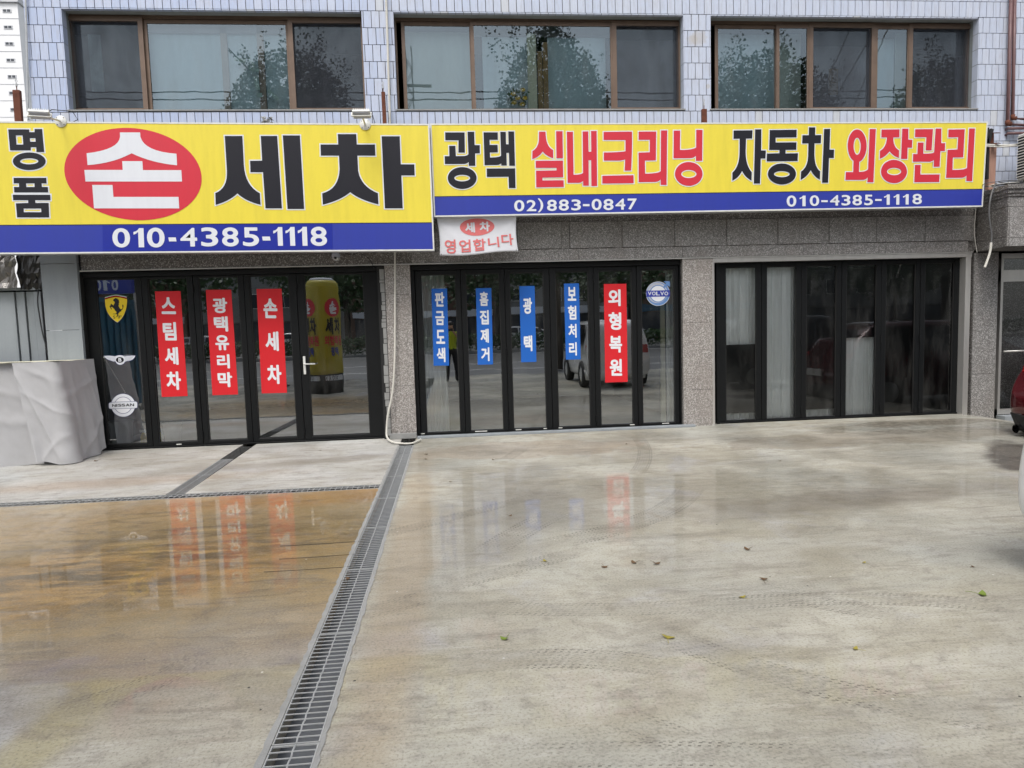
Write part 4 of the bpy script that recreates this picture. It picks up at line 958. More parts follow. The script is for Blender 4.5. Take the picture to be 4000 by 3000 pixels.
letter(s2, [F('760,252 1148,247 1145,356 845,360 844,431 1145,429 1142,535 988,537 988,588 1167,586 1162,697 716,703 719,590 898,586 900,538 752,538'), [ell(935, 884, 202, 151), ell(934, 886, 113, 44)]], E_, Y2, 'ink', rim)
letter(s2, [F('1325,213 1416,213 1413,325 1500,324 1496,442 1405,444 1402,600 Q1405,790 1485,845 1482,967 Q1400,930 1350,830 Q1290,930 1205,969 1210,850 Q1310,790 1313,600 1316,443 1226,444 1231,327 1322,326'), F('1542,237 1630,235 1620,533 1686,535 1681,654 1613,654 1600,1009 1512,1010')], E_, Y2, 'ink', rim)
G_ = (3250, 440, 2.949)
letter(s2, [[ell(287, 383, 109, 188), ell(287, 388, 41, 98)], F('245,560 312,560 308,684 Q380,684 412,655 432,190 502,190 474,803 403,803 408,745 Q390,772 355,775 152,776 157,686 241,686')], G_, Y2, 'red_vinyl', rim)
letter(s2, [F('568,196 775,194 773,285 704,287 Q700,400 770,435 768,523 Q700,500 661,447 Q610,510 547,533 550,442 Q625,400 630,287 565,286'), F('806,186 877,186 875,312 922,314 918,405 868,405 864,534 792,534'), [ell(711, 679, 150, 134), ell(712, 679, 82, 43)]], G_, Y2, 'red_vinyl', rim)
letter(s2, [F('955,193 1160,191 1144,436 1076,436 1084,284 953,284'), F('985,346 1052,346 1048,474 Q1150,474 1172,460 1190,185 1257,185 1255,352 1300,353 1297,443 1246,445 1236,624 1168,625 1170,545 Q1150,566 1110,566 928,566 932,478 980,478'), F('952,603 1018,603 1014,714 1236,713 1232,800 944,803')], G_, Y2, 'red_vinyl', rim)
letter(s2, [F('1338,196 1526,193 1508,517 1390,518 1384,661 Q1520,663 1551,638 1576,184 1643,184 1611,790 1543,790 1545,725 Q1520,751 1480,751 1310,753 1328,430 1442,425 1450,285 1336,287')], G_, Y2, 'red_vinyl', rim)
# darker sticker patch behind the left telephone number
m_ = MB(); m_.prism_y([(PY(x, y, Y1).x, PY(x, y, Y1).z) for x, y in ((401, 880.5), (1298, 873.5), (1300, 973), (402, 983))], Y1-.0042, Y1-.0025); m_.build('number_sticker', 'blue_new', s1)
def chars(t, seq, Y, mat, bold, yo=.0065, lean=0.0, name='letter'):
    for ch, x0, x1, ya, yb in seq:
        m_ = MB(); put_text(m_, ch, boxfn(x0, x1, ya, yb, Y-yo, lean), bold); m_.build(name, mat, t, normals=False)
chars(s1, [('0', 439, 508, 891, 967), ('1', 522, 562, 891, 966), ('0', 574, 643, 889, 967), ('-', 659, 688, 927.5, 943), ('4', 704, 770, 890, 963), ('3', 785, 852, 888, 963), ('8', 867, 932, 888, 963), ('5', 948, 1011.5, 888, 962), ('-', 1025, 1055.5, 924, 939.6),
 ('1', 1068, 1104, 887, 960), ('1', 1116, 1152, 886.6, 960), ('1', 1164, 1200, 886, 960), ('8', 1213, 1277, 885.5, 961)], Y1, 'white_vinyl', .03, lean=1.5)
chars(s2, [('0', 2008.5, 2048, 781.5, 826), ('2', 2057, 2095, 781, 825), (')', 2101, 2122, 775, 830), ('8', 2137, 2175, 780, 824.5), ('8', 2183, 2222, 779, 823), ('3', 2231.5, 2269, 779, 822), ('-', 2277, 2303, 797, 805.5), ('0', 2311, 2350, 777, 821), ('8', 2357, 2396.5, 777, 821), ('4', 2404, 2442.5, 776, 819), ('7', 2451.5, 2487.6, 775.6, 819),
 ('0', 3073, 3110.5, 763.6, 807.5), ('1', 3123.6, 3147, 764, 805.5), ('0', 3163, 3200, 763, 805), ('-', 3208, 3233.5, 782, 789.5), ('4', 3242, 3279, 762, 803), ('3', 3287, 3322, 761.5, 803), ('8', 3330, 3367, 761, 802.5), ('5', 3376, 3409.5, 760.5, 802), ('-', 3418.5, 3444, 777.5, 785), ('1', 3453.5, 3475.5, 759.5, 800), ('1', 3491, 3513, 759, 799.5), ('1', 3527.5, 3549.5, 758.5, 799), ('8', 3564, 3601, 757, 798)], Y2, 'white_vinyl', .028)
# rusty posts and hanging hooks that carry the signs
def post(px, ytop, yb, w, Y, label, tl, par, lean=0):
    t = thing('sign_post', label, 'post', PY(px, yb, Y), 'rusty posts behind the signs')
    a, b = PY(px-lean, ytop, Y), PY(px, yb, Y); m_ = MB()
    m_.bar(a, b+Vector((0, 0, -.25)), w, .05, up=(0, 1, 0)); m_.build('post', 'rust', t, bevel=.004)
    m_ = MB(); m_.tube([a+Vector((0, 0, -.03)), a+Vector((0, 0, .05))], .006, 6); m_.build('eye_bolt', 'rust', t)
    m_ = MB(); m_.tube([a+Vector((0, 0, .05)), a+Vector((0, 0, .085))], .012, 8); R_ = .011; c = a+Vector((0, 0, .115)); m_.tube([c+Vector((R_*cos(k*.7), 0, R_*1.9*sin(k*.7))) for k in range(10)], .004, 6); m_.build('shackle', 'galv', t)
post(74, 353, 478, .085, -.42, 'rusty steel post with a shackle rising left of the tiled corner', 0, s1, 8)
post(1503, 360, 483, .05, -.3, 'rusty steel post beside the white conduit above the left sign', 0, s1, 6)
post(2751, 427, 480, .07, -.3, 'short rusty steel post above the right sign between the windows', 0, s2, 1)
m_ = MB(); a, b = PY(3858, 590, -.2), PY(3888, 590, -.2)
t = thing('side_bracket', 'pinkish timber and rusted channel bracket at the right end of the sign', 'bracket', PY(3870, 760, -.15))
m_ = MB(); m_.bar(PY(3874, 560, -.15), PY(3866, 742, -.15), .105, .07, up=(0, 1, 0)); m_.build('timber', 'wood', t)
for y in (520, 560): m_ = MB(); m_.bar(PY(3860, y, -.15), PY(3905, y-1, -.3), .05, .008); m_.build('channel_flange', 'rust', t)
m_ = MB(); m_.bar(PY(3868, 522, -.16), PY(3868, 560, -.16), .07, .06, up=(0, 1, 0)); m_.build('channel_web', 'rust', t)
m_ = MB(); m_.bar(PY(3856, 500, -.2), PY(3854, 700, -.2), .03, .05, up=(0, 1, 0)); m_.bar(PY(3872, 505, -.2), PY(3856, 560, -.2), .05, .05, up=(0, 1, 0)); m_.build('dark_angle', 'rubber', t)

# ------------------------------------------------------------------ hanging white banner
BQ = [(1705.5, 849), (2017, 844), (2025, 983.5), (1718, 999.5)]
def bn(x, y, lift=0.0):
    P0 = quadfn(*BQ, -.36)(x, y)
    sag = -.012*sin(pi*x)*0-.010*(1-y)*sin(2*pi*x-0.4)*1.4; side = .018*sin(pi*y)*(1-2*x)
    fold = .010*math.exp(-((x-(1-y)*.35)/.06)**2)*y+.010*math.exp(-((1-x-(1-y)*.33)/.06)**2)*y+.006*sin(5*x+3*y)
    return P0+Vector((side, -fold-lift, sag))
t = thing('cloth_banner', 'small white cloth banner with faded red print under the yellow signs', 'banner', PY(1870, 995, -.36))
m_ = MB(); nx_, ny_ = 44, 22
for j in range(ny_+1):
    for i in range(nx_+1): m_.v.append(bn(i/nx_, j/ny_))
for j in range(ny_):
    for i in range(nx_): a = j*(nx_+1)+i; m_.f.append((a, a+1, a+nx_+2, a+nx_+1)); m_.mi.append(0)
o = m_.build('cloth', 'cloth_white', t, smooth=True, normals=False)
sm = o.modifiers.new('thick', 'SOLIDIFY'); sm.thickness = .0015; sm.offset = 1
Hn = lambda zx_, zy_: ((zx_-145)/(1960-145+20), 1-(zy_-40)/(880-40))
def bchar(ch, x0, x1, y0, y1, mat, bold, lift):
    m_ = MB(); X0, X1 = (x0-185)/1800, (x1-185)/1800; Ya, Yb = 1-(y0-40)/855, 1-(y1-40)/855
    put_text(m_, ch, lambda x, y: bn(lerp(X0, X1, x), lerp(Yb, Ya, y), lift), bold); m_.build('letter', mat, t, normals=False)
m_ = MB(); n = 48; c0 = bn(.497, .725, .005); b0 = len(m_.v); m_.v.append(c0)
for r_ in (.35, .7, 1.0):
    for k in range(n): m_.v.append(bn(.497+.223*r_*cos(2*pi*k/n), .725+.228*r_*sin(2*pi*k/n), .005))
for k in range(n):
    k2 = (k+1) % n; m_.f.append((b0, b0+1+k, b0+1+k2)); m_.mi.append(0)
    for r_ in (0, 1): a = b0+1+r_*n; m_.f.append((a+k, a+n+k, a+n+k2, a+k2)); m_.mi.append(0)
m_.build('red_oval', 'pink_print', t, normals=False)
for a in (('세', 795, 1025, 165, 395), ('차', 1135, 1375, 160, 390)): bchar(*a, 'cloth_white', .04, .009)
for a in (('영', 297, 550, 535, 848), ('업', 630, 895, 545, 825), ('합', 955, 1250, 543, 820), ('니', 1305, 1565, 530, 775), ('다', 1625, 1910, 470, 742)): bchar(*a, 'pink_print', .02, .007)
for x, y in ((.02, .03), (.975, .04)): m_ = MB(); c = bn(x, y, .004); m_.lathe([(.006, 0), (.006, .002)], c, 'Y', 8); m_.build('eyelet', 'rubber', t)

# ------------------------------------------------------------------ vertical strips on the glass
YS = YG-.0035
def strip(quad, seq, mat, label, group, bold=.04):
    t = thing('vertical_banner', label, 'banner', PY((quad[2][0]+quad[3][0])/2, quad[3][1], YS), group)
    A_, B_, C_, D_ = (PY(*q, YS) for q in quad); m_ = MB(); th = Vector((0, .0025, 0))
    m_.hexa([D_, C_, C_+th, D_+th, A_, B_, B_+th, A_+th]); m_.build('sheet', mat, t)
    ln = (quad[3][0]-quad[0][0])/(quad[3][1]-quad[0][1])
    for ch, x0, x1, ya, yb in seq:
        l_ = ln*(yb-ya)/2*.9; w = l_
        m_ = MB(); put_text(m_, ch, quadfn((x0, ya), (x1-2*w, ya), (x1, yb), (x0+2*w, yb), YS-.0012), bold); m_.build('letter', 'banner_white', t, normals=False)
g1, g2 = 'red vertical banners on the glass doors', 'blue vertical banners on the middle doors'
strip([(605, 1138), (705, 1137), (733, 1547), (632, 1551)], [('스', 628, 688, 1161, 1227), ('팀', 634.5, 691, 1258, 1330), ('세', 641.5, 698.5, 1356, 1425), ('차', 648, 709, 1451, 1523)], 'banner_red', 'red vertical banner nearest the round and shield emblems on the left doors', g1)
strip([(804, 1132.5), (903, 1131.5), (930, 1540.6), (830, 1544)], [('광', 828.7, 889.4, 1163.5, 1223), ('택', 834, 892, 1235.6, 1295), ('유', 839.5, 896.5, 1309, 1368), ('리', 846, 899, 1384, 1439), ('막', 849, 909, 1453.8, 1512)], 'banner_red', 'red vertical banner with five characters, middle one on the left doors', g1)
strip([(1002, 1129), (1100, 1128), (1121, 1534), (1022.4, 1537)], [('손', 1027, 1085, 1166, 1243), ('세', 1035, 1090, 1295, 1371), ('차', 1042, 1101, 1425, 1500)], 'banner_red', 'red vertical banner with three widely spaced characters beside the handle leaf', g1)
strip([(1685, 1127.5), (1746, 1127), (1754.5, 1428), (1693.7, 1429)], [('판', 1698, 1736.6, 1141, 1197.6), ('금', 1700, 1736.6, 1215, 1270), ('도', 1703, 1739, 1288, 1343), ('색', 1705, 1740.6, 1358, 1414.6)], 'banner_blue', 'blue vertical banner beside the bunched curtain of the middle doors', g2)
strip([(1858.7, 1126), (1919, 1125), (1926, 1423), (1866, 1425)], [('흠', 1873, 1908, 1139.7, 1195), ('집', 1873.7, 1910, 1211, 1267.6), ('제', 1876.6, 1910, 1284, 1339), ('거', 1879, 1912.5, 1356.7, 1410.5)], 'banner_blue', 'blue vertical banner of four characters on the second middle leaf', g2)
strip([(2029, 1117.7), (2088, 1117), (2095.4, 1413.4), (2035.8, 1415)], [('광', 2042.7, 2079, 1163, 1226), ('택', 2045.6, 2080, 1310, 1372)], 'banner_blue', 'blue vertical banner with only two characters far apart', g2)
strip([(2203, 1108), (2261.5, 1106.7), (2268.4, 1403.6), (2210.5, 1404.7)], [('보', 2217, 2251, 1121, 1175), ('험', 2218, 2252, 1193.5, 1248.5), ('처', 2220, 2253, 1265, 1319), ('리', 2222, 2254, 1336.5, 1389)], 'banner_blue', 'blue vertical banner just left of the wide red one', g2)
strip([(2358.7, 1109.6), (2446.6, 1108.4), (2451.9, 1491.5), (2364, 1494.4)], [('외', 2375.5, 2424.7, 1130, 1196), ('형', 2377, 2427.5, 1219.6, 1289), ('복', 2379.5, 2430.4, 1312, 1377.5), ('원', 2381, 2430.4, 1402, 1468)], 'banner_red', 'wide red vertical banner on the fifth middle leaf beside the blue ones', g1)

# ------------------------------------------------------------------ round and shield emblems stuck on the glass
def dec(t, name, loops, org, mat, lay):
    m_ = MB(); fill(m_, px_loops(loops, org, YS), YS-.0009*lay); return m_.build(name, mat, t, normals=False)
H = (380, 1100, 2.9625)
t = thing('emblem_sticker', 'yellow shield emblem with a rearing black horse on the first leaf', 'sticker', PY(458, 1262, YS), 'emblem stickers')
dec(t, 'rim', F('78,172 Q150,150 213,140 Q280,150 345,162 352,215 Q350,400 233,484 Q90,400 84,240'), H, 'ink', 0)
dec(t, 'shield', F('86,178 Q150,157 213,148 Q280,157 339,170 346,215 Q342,392 233,474 Q98,394 91,240'), H, 'white_vinyl', 1)
dec(t, 'red_band', F('88,190 Q150,170 213,160 Q280,170 341,184 344,206 Q280,184 214,178 Q150,188 90,210'), H, 'lamp_red', 2)
dec(t, 'green_band', F('87,177 Q150,158 213,149 Q280,158 338,170 339,175 Q280,164 213,155 Q150,164 88,184'), H, 'green_print', 2)
dec(t, 'yellow_field', F('90,208 Q150,188 214,178 Q280,184 344,204 346,215 Q342,390 233,470 Q98,390 92,240'), H, 'emblem_yellow', 3)
dec(t, 'horse', F('184,214 191,203 205,196 211,188 218,192 232,196 244,208 256,208 248,218 260,226 250,232 259,246 249,250 255,268 246,272 Q252,300 270,318 286,318 Q300,300 288,282 292,262 296,276 303,266 Q308,300 292,325 280,332 276,348 262,348 256,360 240,378 250,384 232,408 218,412 234,386 224,376 208,378 184,377 182,371 206,372 222,366 222,350 208,336 198,318 182,302 168,294 160,300 172,318 166,324 154,306 150,296 140,296 150,280 160,256 172,262 188,276 194,262 204,244 200,232 188,226'), H, 'ink', 4)
for ch, x0, x1 in (('S', 184, 210), ('F', 246, 282)): m_ = MB(); put_text(m_, ch, boxfn(380+x0/2.9625, 380+x1/2.9625, 1100+393/2.9625, 1100+428/2.9625, YS-.0036), 0.0); m_.build('initial', 'ink', t, normals=False)
t = thing('emblem_sticker', 'silver winged emblem sticker with a letter B on the first leaf', 'sticker', PY(468, 1424, YS), 'emblem stickers')
def wings(f): return F('74,858 Q150,850 205,862 Q235,848 262,848 Q290,848 315,862 Q380,850 446,853 Q436,890 405,908 Q370,925 326,925 Q312,965 266,966 Q222,965 206,925 Q160,925 120,905 Q90,888 74,858')
dec(t, 'rim', wings(0), H, 'navy', 0)
dec(t, 'wings', F('80,861 Q150,854 206,866 Q235,852 262,852 Q290,852 314,866 Q380,854 440,857 Q430,888 402,904 Q366,921 322,921 Q308,961 266,962 Q226,961 210,921 Q164,921 123,901 Q96,886 80,861'), H, 'white_vinyl', 1)
for k in range(5):
    y = 868+k*9; dec(t, 'feather_line', F(f'{98+k*10},{y} {212-k*3},{y+10+k*3} {211-k*3},{y+14+k*3} {99+k*10},{y+3}'), H, 'sticker_grey', 2)
    dec(t, 'feather_line', F(f'{426-k*9},{y-4} {314+k*2},{y+8+k*3} {315+k*2},{y+12+k*3} {425-k*9},{y-1}'), H, 'sticker_grey', 2)
dec(t, 'roundel', [ell(262, 906, 46, 32)], H, 'ink', 3)
m_ = MB(); put_text(m_, 'B', boxfn(380+244/2.9625, 380+281/2.9625, 1100+886/2.9625, 1100+928/2.9625, YS-.0036), 0.05); m_.build('initial', 'white_vinyl', t, normals=False)
t = thing('emblem_sticker', 'white ring emblem sticker crossed by a name bar near the bottom', 'sticker', PY(482, 1628, YS), 'emblem stickers')
dec(t, 'rim', [ell(300, 1431, 142, 136)], H, 'navy', 0); dec(t, 'ring', [ell(300, 1431, 138, 132)], H, 'white_vinyl', 1)
dec(t, 'ring_line', [ell(300, 1431, 102, 98)], H, 'navy', 2); dec(t, 'disc', [ell(300, 1431, 97, 93)], H, 'banner_white', 3)
dec(t, 'bar_rim', F('146,1396 300,1388 452,1384 468,1398 468,1458 452,1466 300,1471 150,1476 132,1462 132,1408'), H, 'navy', 4)
dec(t, 'name_bar', F('148,1400 300,1392 451,1388 464,1400 464,1456 451,1462 300,1467 151,1472 136,1459 136,1411'), H, 'white_vinyl', 5)
for i, ch in enumerate('NISSAN'):
    x0 = [172, 220, 240, 283, 328, 380][i]; x1 = [214, 232, 280, 324, 376, 426][i]
    m_ = MB(); put_text(m_, ch, boxfn(380+x0/H[2], 380+x1/H[2], 1100+(1418-i*1.6)/H[2], 1100+(1450-i*1.6)/H[2], YS-.0054), .04); m_.build('letter', 'ink', t, normals=False)
V = (1600, 800, 1.728)
t = thing('emblem_sticker', 'blue and silver ring emblem sticker with an arrow on the last middle leaf', 'sticker', PY(2570, 1193, YS), 'emblem stickers')
dec(t, 'rim', [ell(1677, 600, 81, 82)], V, 'white_vinyl', 0); dec(t, 'ring', [ell(1677, 600, 78, 79)], V, 'steel_blue', 1)
dec(t, 'ring_light', [ell(1672, 594, 68, 69)], V, 'sticker_grey', 2)
dec(t, 'ring_inner', [ell(1677, 600, 58, 59)], V, 'steel_blue', 3); dec(t, 'disc', [ell(1677, 600, 52, 53)], V, 'banner_white', 4)
dec(t, 'arrow', F('1714,516 1757,516 1757,558 1742,544 1722,562 1712,552 1730,532'), V, 'steel_blue', 4)
dec(t, 'name_bar', F('1597,580 1756,576 1757,619 1598,622'), V, 'blue', 5)
for i, ch in enumerate('VOLVO'):
    x0 = 1608+i*28; m_ = MB(); put_text(m_, ch, boxfn(1600+x0/1.728, 1600+(x0+25)/1.728, 800+586/1.728, 800+611/1.728, YS-.0054), .03); m_.build('letter', 'white_vinyl', t, normals=False)

# ------------------------------------------------------------------ floodlights and the dome camera
def flood(label, head, yaw_, hl, base, arm0):
    """head: px centre, base: px centre of the round mount on the sign"""
    Bp = PY(*base, Y1-.01); Hc = PY(*head, Y1-.55 if hl else Y1-.40); t = thing('floodlight', label, 'floodlight', Bp, 'white floodlights on the left sign')
    m_ = MB(); m_.lathe([(.072, 0), (.072, .008), (.055, .016), (.022, .026)], Bp+Vector((0, .006, 0)), 'Y', 24); m_.build('mount', 'white_paint', t, smooth=False)
    for k in range(4):
        a = k*pi/2+.8; m_ = MB(); m_.lathe([(.006, 0), (.006, .012)], Bp+Vector((cos(a)*.058, .0, sin(a)*.058)), 'Y', 6); m_.build('bolt', 'rubber', t)
    m_ = MB(); m_.tube([Bp+Vector((0, -.01, 0)), lerp(Bp, Hc, .5)+Vector((0, 0, .0)), Hc+Vector((0, .03, -.02))], .012, 8); m_.build('arm', 'white_plastic', t, smooth=True)
    R3 = Matrix.Rotation(yaw_, 3, 'Z') @ Matrix.Rotation(radians(-32), 3, 'X')
    def bx(m_, x0, x1, y0, y1, z0, z1):
        c = [(x0, y0, z0), (x1, y0, z0), (x1, y1, z0), (x0, y1, z0), (x0, y0, z1), (x1, y0, z1), (x1, y1, z1), (x0, y1, z1)]; m_.hexa([Hc+R3@Vector(q) for q in c])
    m_ = MB(); bx(m_, -.11, .11, -.05, .07, -.012, .02); h_ = m_.build('housing', 'white_paint', t, bevel=.006)
    m_ = MB()
    for k in range(9): bx(m_, -.10+.024*k, -.094+.024*k, -.045, .065, .021, .045)
    m_.build('cooling_fins', 'white_paint', h_)
    m_ = MB(); bx(m_, -.095, .095, -.04, .06, -.016, -.0125); m_.build('lens', 'sticker_grey', h_)
    m_ = MB(); bx(m_, -.125, -.112, -.008, .012, -.03, .02); bx(m_, .112, .125, -.008, .012, -.03, .02); bx(m_, -.125, .125, -.006, .010, -.042, -.031); m_.build('yoke', 'white_paint', t)
    m_ = MB(); s0 = Hc+Vector((.04, .06, .03)); m_.tube([s0, s0+Vector((.04, .06, .06)), Bp+Vector((.09, .12, .16)), Bp+Vector((.11, .2, .08)), Bp+Vector((.05, .1, .0))], .005, 6); m_.build('cable', 'cable', t, smooth=True)
flood('white floodlight turned sideways above the oval end of the left sign', (155, 446), radians(12), 1, (237, 474), 0)
flood('white ribbed floodlight above the last character of the left sign', (1412, 444), radians(-2), 0, (1426, 486), 0)
c = PY(1312, 1003, -.12)
t = thing('dome_camera', 'small grey dome security camera under the left sign', 'security camera', c)
m_ = MB(); m_.lathe([(.012, .10), (.014, .05), (.05, .045), (.058, .02), (.058, -.005)], c, 'Z', 20); m_.build('housing', 'sticker_grey', t, smooth=False)
m_ = MB(); m_.lathe([(.054, -.006), (.05, -.026), (.036, -.044), (.012, -.054)], c, 'Z', 20); m_.build('dome', 'galv', t, smooth=True)
m_ = MB(); m_.lathe([(.018, 0), (.018, .01)], c+Vector((0, -.045, -.022)), 'Y', 12); m_.build('lens', 'rubber', t)

# ------------------------------------------------------------------ hoses, conduits, pipes, cables
def ribbed(name, pts, r, mat, label, cat, pitch=.02):
    P_ = [Vector(p) for p in pts]; out = []; rs = []
    # smooth the path
    for _ in range(2):
        Q = [P_[0]]
        for a, b in zip(P_, P_[1:]): Q += [lerp(a, b, .25), lerp(a, b, .75)]
        Q.append(P_[-1]); P_ = Q
    acc = 0; k = 0
    for a, b in zip(P_, P_[1:]):
        L = (b-a).length; n = max(1, int(L/(pitch/2)))
        for i in range(n): out.append(lerp(a, b, i/n)); rs.append(r*(1.0 if k % 2 else .86)); k += 1
    m_ = MB(); m_.tube(out, rs, 7); return tag(m_.build(name, mat, None, smooth=False), label, cat)
ribbed('conduit', [PY(1506, -70, -.05), PY(1512, 100, -.05), PY(1518, 300, -.05), PY(1524, 500, -.05)], .017, 'cable_white', 'white ribbed conduit running down the tiles past the middle of the upper wall', 'conduit')
ribbed('hose', [PY(1541, 930, -.06), PY(1543, 1040, -.06), PY(1543, 1200, -.05), PY(1543, 1400, -.06), PY(1534, 1540, -.08), PY(1514, 1620, -.10), PY(1509, 1690, -.12), PZ(1512, 1712, .05), PZ(1530, 1727, .03), PZ(1570, 1733, .022), PZ(1610, 1733, .022), PZ(1632, 1722, .025), PZ(1645, 1716, .03)], .0150, 'cable_white', 'white ribbed hose hanging down the middle pillar to the drain', 'hose')
ribbed('conduit', [PY(98, -60, -.03), PY(103, 100, -.03), PY(107, 250, -.03), PY(110, 470, -.03)], .013, 'galv', 'thin grey ribbed conduit down the left corner of the tiled wall', 'conduit', .016)
def rope(pts, r, mat, label, cat, name='cable', n=6, group=None):
    P_ = [Vector(p) for p in pts]
    for _ in range(2):
        Q = [P_[0]]
        for a, b in zip(P_, P_[1:]): Q += [lerp(a, b, .25), lerp(a, b, .75)]
        Q.append(P_[-1]); P_ = Q
    m_ = MB(); m_.tube(P_, r, n); return tag(m_.build(name, mat, None, smooth=True), label, cat, group)
rope([PY(1345, 985, -.05), PY(1375, 1000, -.06), PY(1400, 985, -.1)], .004, 'cable', 'black cable looping under the left sign beside the dome camera', 'cable')
rope([PY(1400, 985, -.1), PY(1430, 1000, -.04), PY(1450, 1020, -.03), PY(1462, 1050, -.02)], .004, 'cable', 'black cable running down to the top corner of the left doors', 'cable')
def pipe(pts, r, label):
    t = thing('water_pipe', label, 'pipe', pts[0], 'brown pipes by the air conditioner'); m_ = MB(); m_.tube(pts, r, 10); m_.build('pipe', 'pipe', t, smooth=True)
    for p in pts[1:-1]: m_ = MB(); d = (Vector(pts[2])-Vector(pts[1])).normalized() if len(pts) > 2 else Vector((1, 0, 0)); m_.tube([p+Vector((0, 0, .05)), p+Vector((0, 0, .0)), p+Vector((.05, 0, 0))], r*1.35, 10); m_.build('elbow', 'rust', t, smooth=True)
pipe([PY(3940, 485, -.06)*1, ] and [PY(3951, -60, -.06), PY(3936, 484, -.06), PY(4040, 492, -.12)], .026, 'brown pipe nearer the window turning right below the other')
pipe([PY(3965, -60, -.05), PY(3956, 462, -.05), PY(4040, 468, -.1)], .024, 'brown pipe at the right edge with the higher elbow')
for y0, y1, lb in ((506, 502, 'upper of two short rusty pipe stubs coming out of the tiles'), (528, 521, 'lower of two short rusty pipe stubs coming out of the tiles')):
    m_ = MB(); m_.tube([PY(3928, y0, .0), PY(3936, y1, -.05), PY(4010, y1-1, -.12)], .02, 8); tag(m_.build('pipe_stub', 'pipe', None, smooth=True), lb, 'pipe', 'short pipe stubs')
rope([PY(3848, 565, -.25), PY(3900, 567, -.25), PY(3940, 568, -.25), PY(3990, 562, -.25)], .012, 'cable_white', 'upper white taped pipe run between the sign and the air conditioner', 'pipe')
rope([PY(3848, 571, -.27), PY(3900, 574, -.27), PY(3940, 572, -.27), PY(3990, 569, -.27)], .011, 'cable_white', 'lower white taped pipe run between the sign and the air conditioner', 'pipe')
# canopy over the side door: granite clad, cornice on top
YC = -.73
xw = 8.06; cz0 = 2.50; cz1 = PY(3937, 722, YC).z; xcn = PY(3937, 850, YC).x
cn = thing('side_canopy', 'granite clad canopy box projecting above the side door', 'canopy', ((xcn+10.6)/2, YC/2, cz0))
m_ = MB(); m_.hexa([(xcn+.04, YC+.04, cz0), (10.6, YC+.04, cz0), (10.6, 0, cz0), (xw+.04, 0, cz0), (xcn+.04, YC+.04, cz1-.02), (10.6, YC+.04, cz1-.02), (10.6, 0, cz1-.02), (xw+.04, 0, cz1-.02)]); m_.build('core', 'granite_dark', cn)
def cface(a, b, z0, z1, out, mat='granite', nm='granite_slab'):
    a, b = Vector((*a, 0)), Vector((*b, 0)); d = (b-a).normalized(); nrm = Vector((d.y, -d.x, 0))*out; a = a+d*.003; b = b-d*.003
    m_ = MB(); z0 += .003; z1 -= .003; i_ = nrm*-.03
    m_.hexa([(*(a+nrm*0).xy, z0), (*b.xy, z0), (*(b+i_).xy, z0), (*(a+i_).xy, z0), (*a.xy, z1), (*b.xy, z1), (*(b+i_).xy, z1), (*(a+i_).xy, z1)]); return m_.build(nm, mat, cn)
L0, L1 = (xw, 0), (xcn, YC)
zt_ = cz1-.16
for (a, b) in (((xw, -.005), (lerp(xw, xcn, .5), YC*.5)), ((lerp(xw, xcn, .5), YC*.5), (xcn, YC))):
    for z0, z1 in ((cz0, cz0+.14), (cz0+.14, zt_-.14), (zt_-.14, zt_)): cface(a, b, z0, z1, 1, 'granite_dark')
x = xcn
while x < 10.4:
    for z0, z1 in ((cz0, cz0+.12), (cz0+.12, zt_-.14), (zt_-.14, zt_)): cface((x, YC), (x+.62, YC), z0, z1, 1, 'granite')
    x += .62
m_ = MB()
for k, (z0, z1, o_) in enumerate(((zt_, zt_+.045, .02), (zt_+.045, zt_+.10, .04), (zt_+.10, cz1, .065))):
    m_.hexa([(xcn-o_, YC-o_, z0), (10.6, YC-o_, z0), (10.6, 0, z0), (xw-o_, 0, z0), (xcn-o_, YC-o_, z1), (10.6, YC-o_, z1), (10.6, 0, z1), (xw-o_, 0, z1)])
m_.build('cornice', 'granite_dark', cn)
# air conditioner on the canopy
x0 = PY(3970, 600, -.31).x+.012; t = thing('air_conditioner', 'beige outdoor air conditioner unit with a slatted side on the canopy', 'air conditioner', (x0+.4, -.4, cz1+.08))
za, zb = PY(3970, 690, -.6).z, PY(3970, 505, -.6).z
m_ = MB(); m_.box(x0+.012, x0+.85, -.62, -.30, za, zb); m_.build('casing', 'white_plastic', t, bevel=.015)
m_ = MB(); m_.box(x0+.001, x0+.011, -.60, -.32, za+.03, zb-.03); m_.build('grille_back', 'rubber', t)
n = 15
for k in range(n):
    z = lerp(za+.04, zb-.05, k/(n-1)); m_ = MB(); m_.box(x0-.012, x0+.0005, -.605, -.315, z, z+.012); m_.build('slat', 'white_plastic', t)
    m_ = MB(); m_.box(x0+.04, x0+.8, -.632, -.621, z, z+.010); m_.build('slat', 'white_plastic', t)
for x in (x0+.1, x0+.7): m_ = MB(); m_.box(x, x+.05, -.62, -.30, cz1+.001, za-.001); m_.build('foot', 'rubber', t)
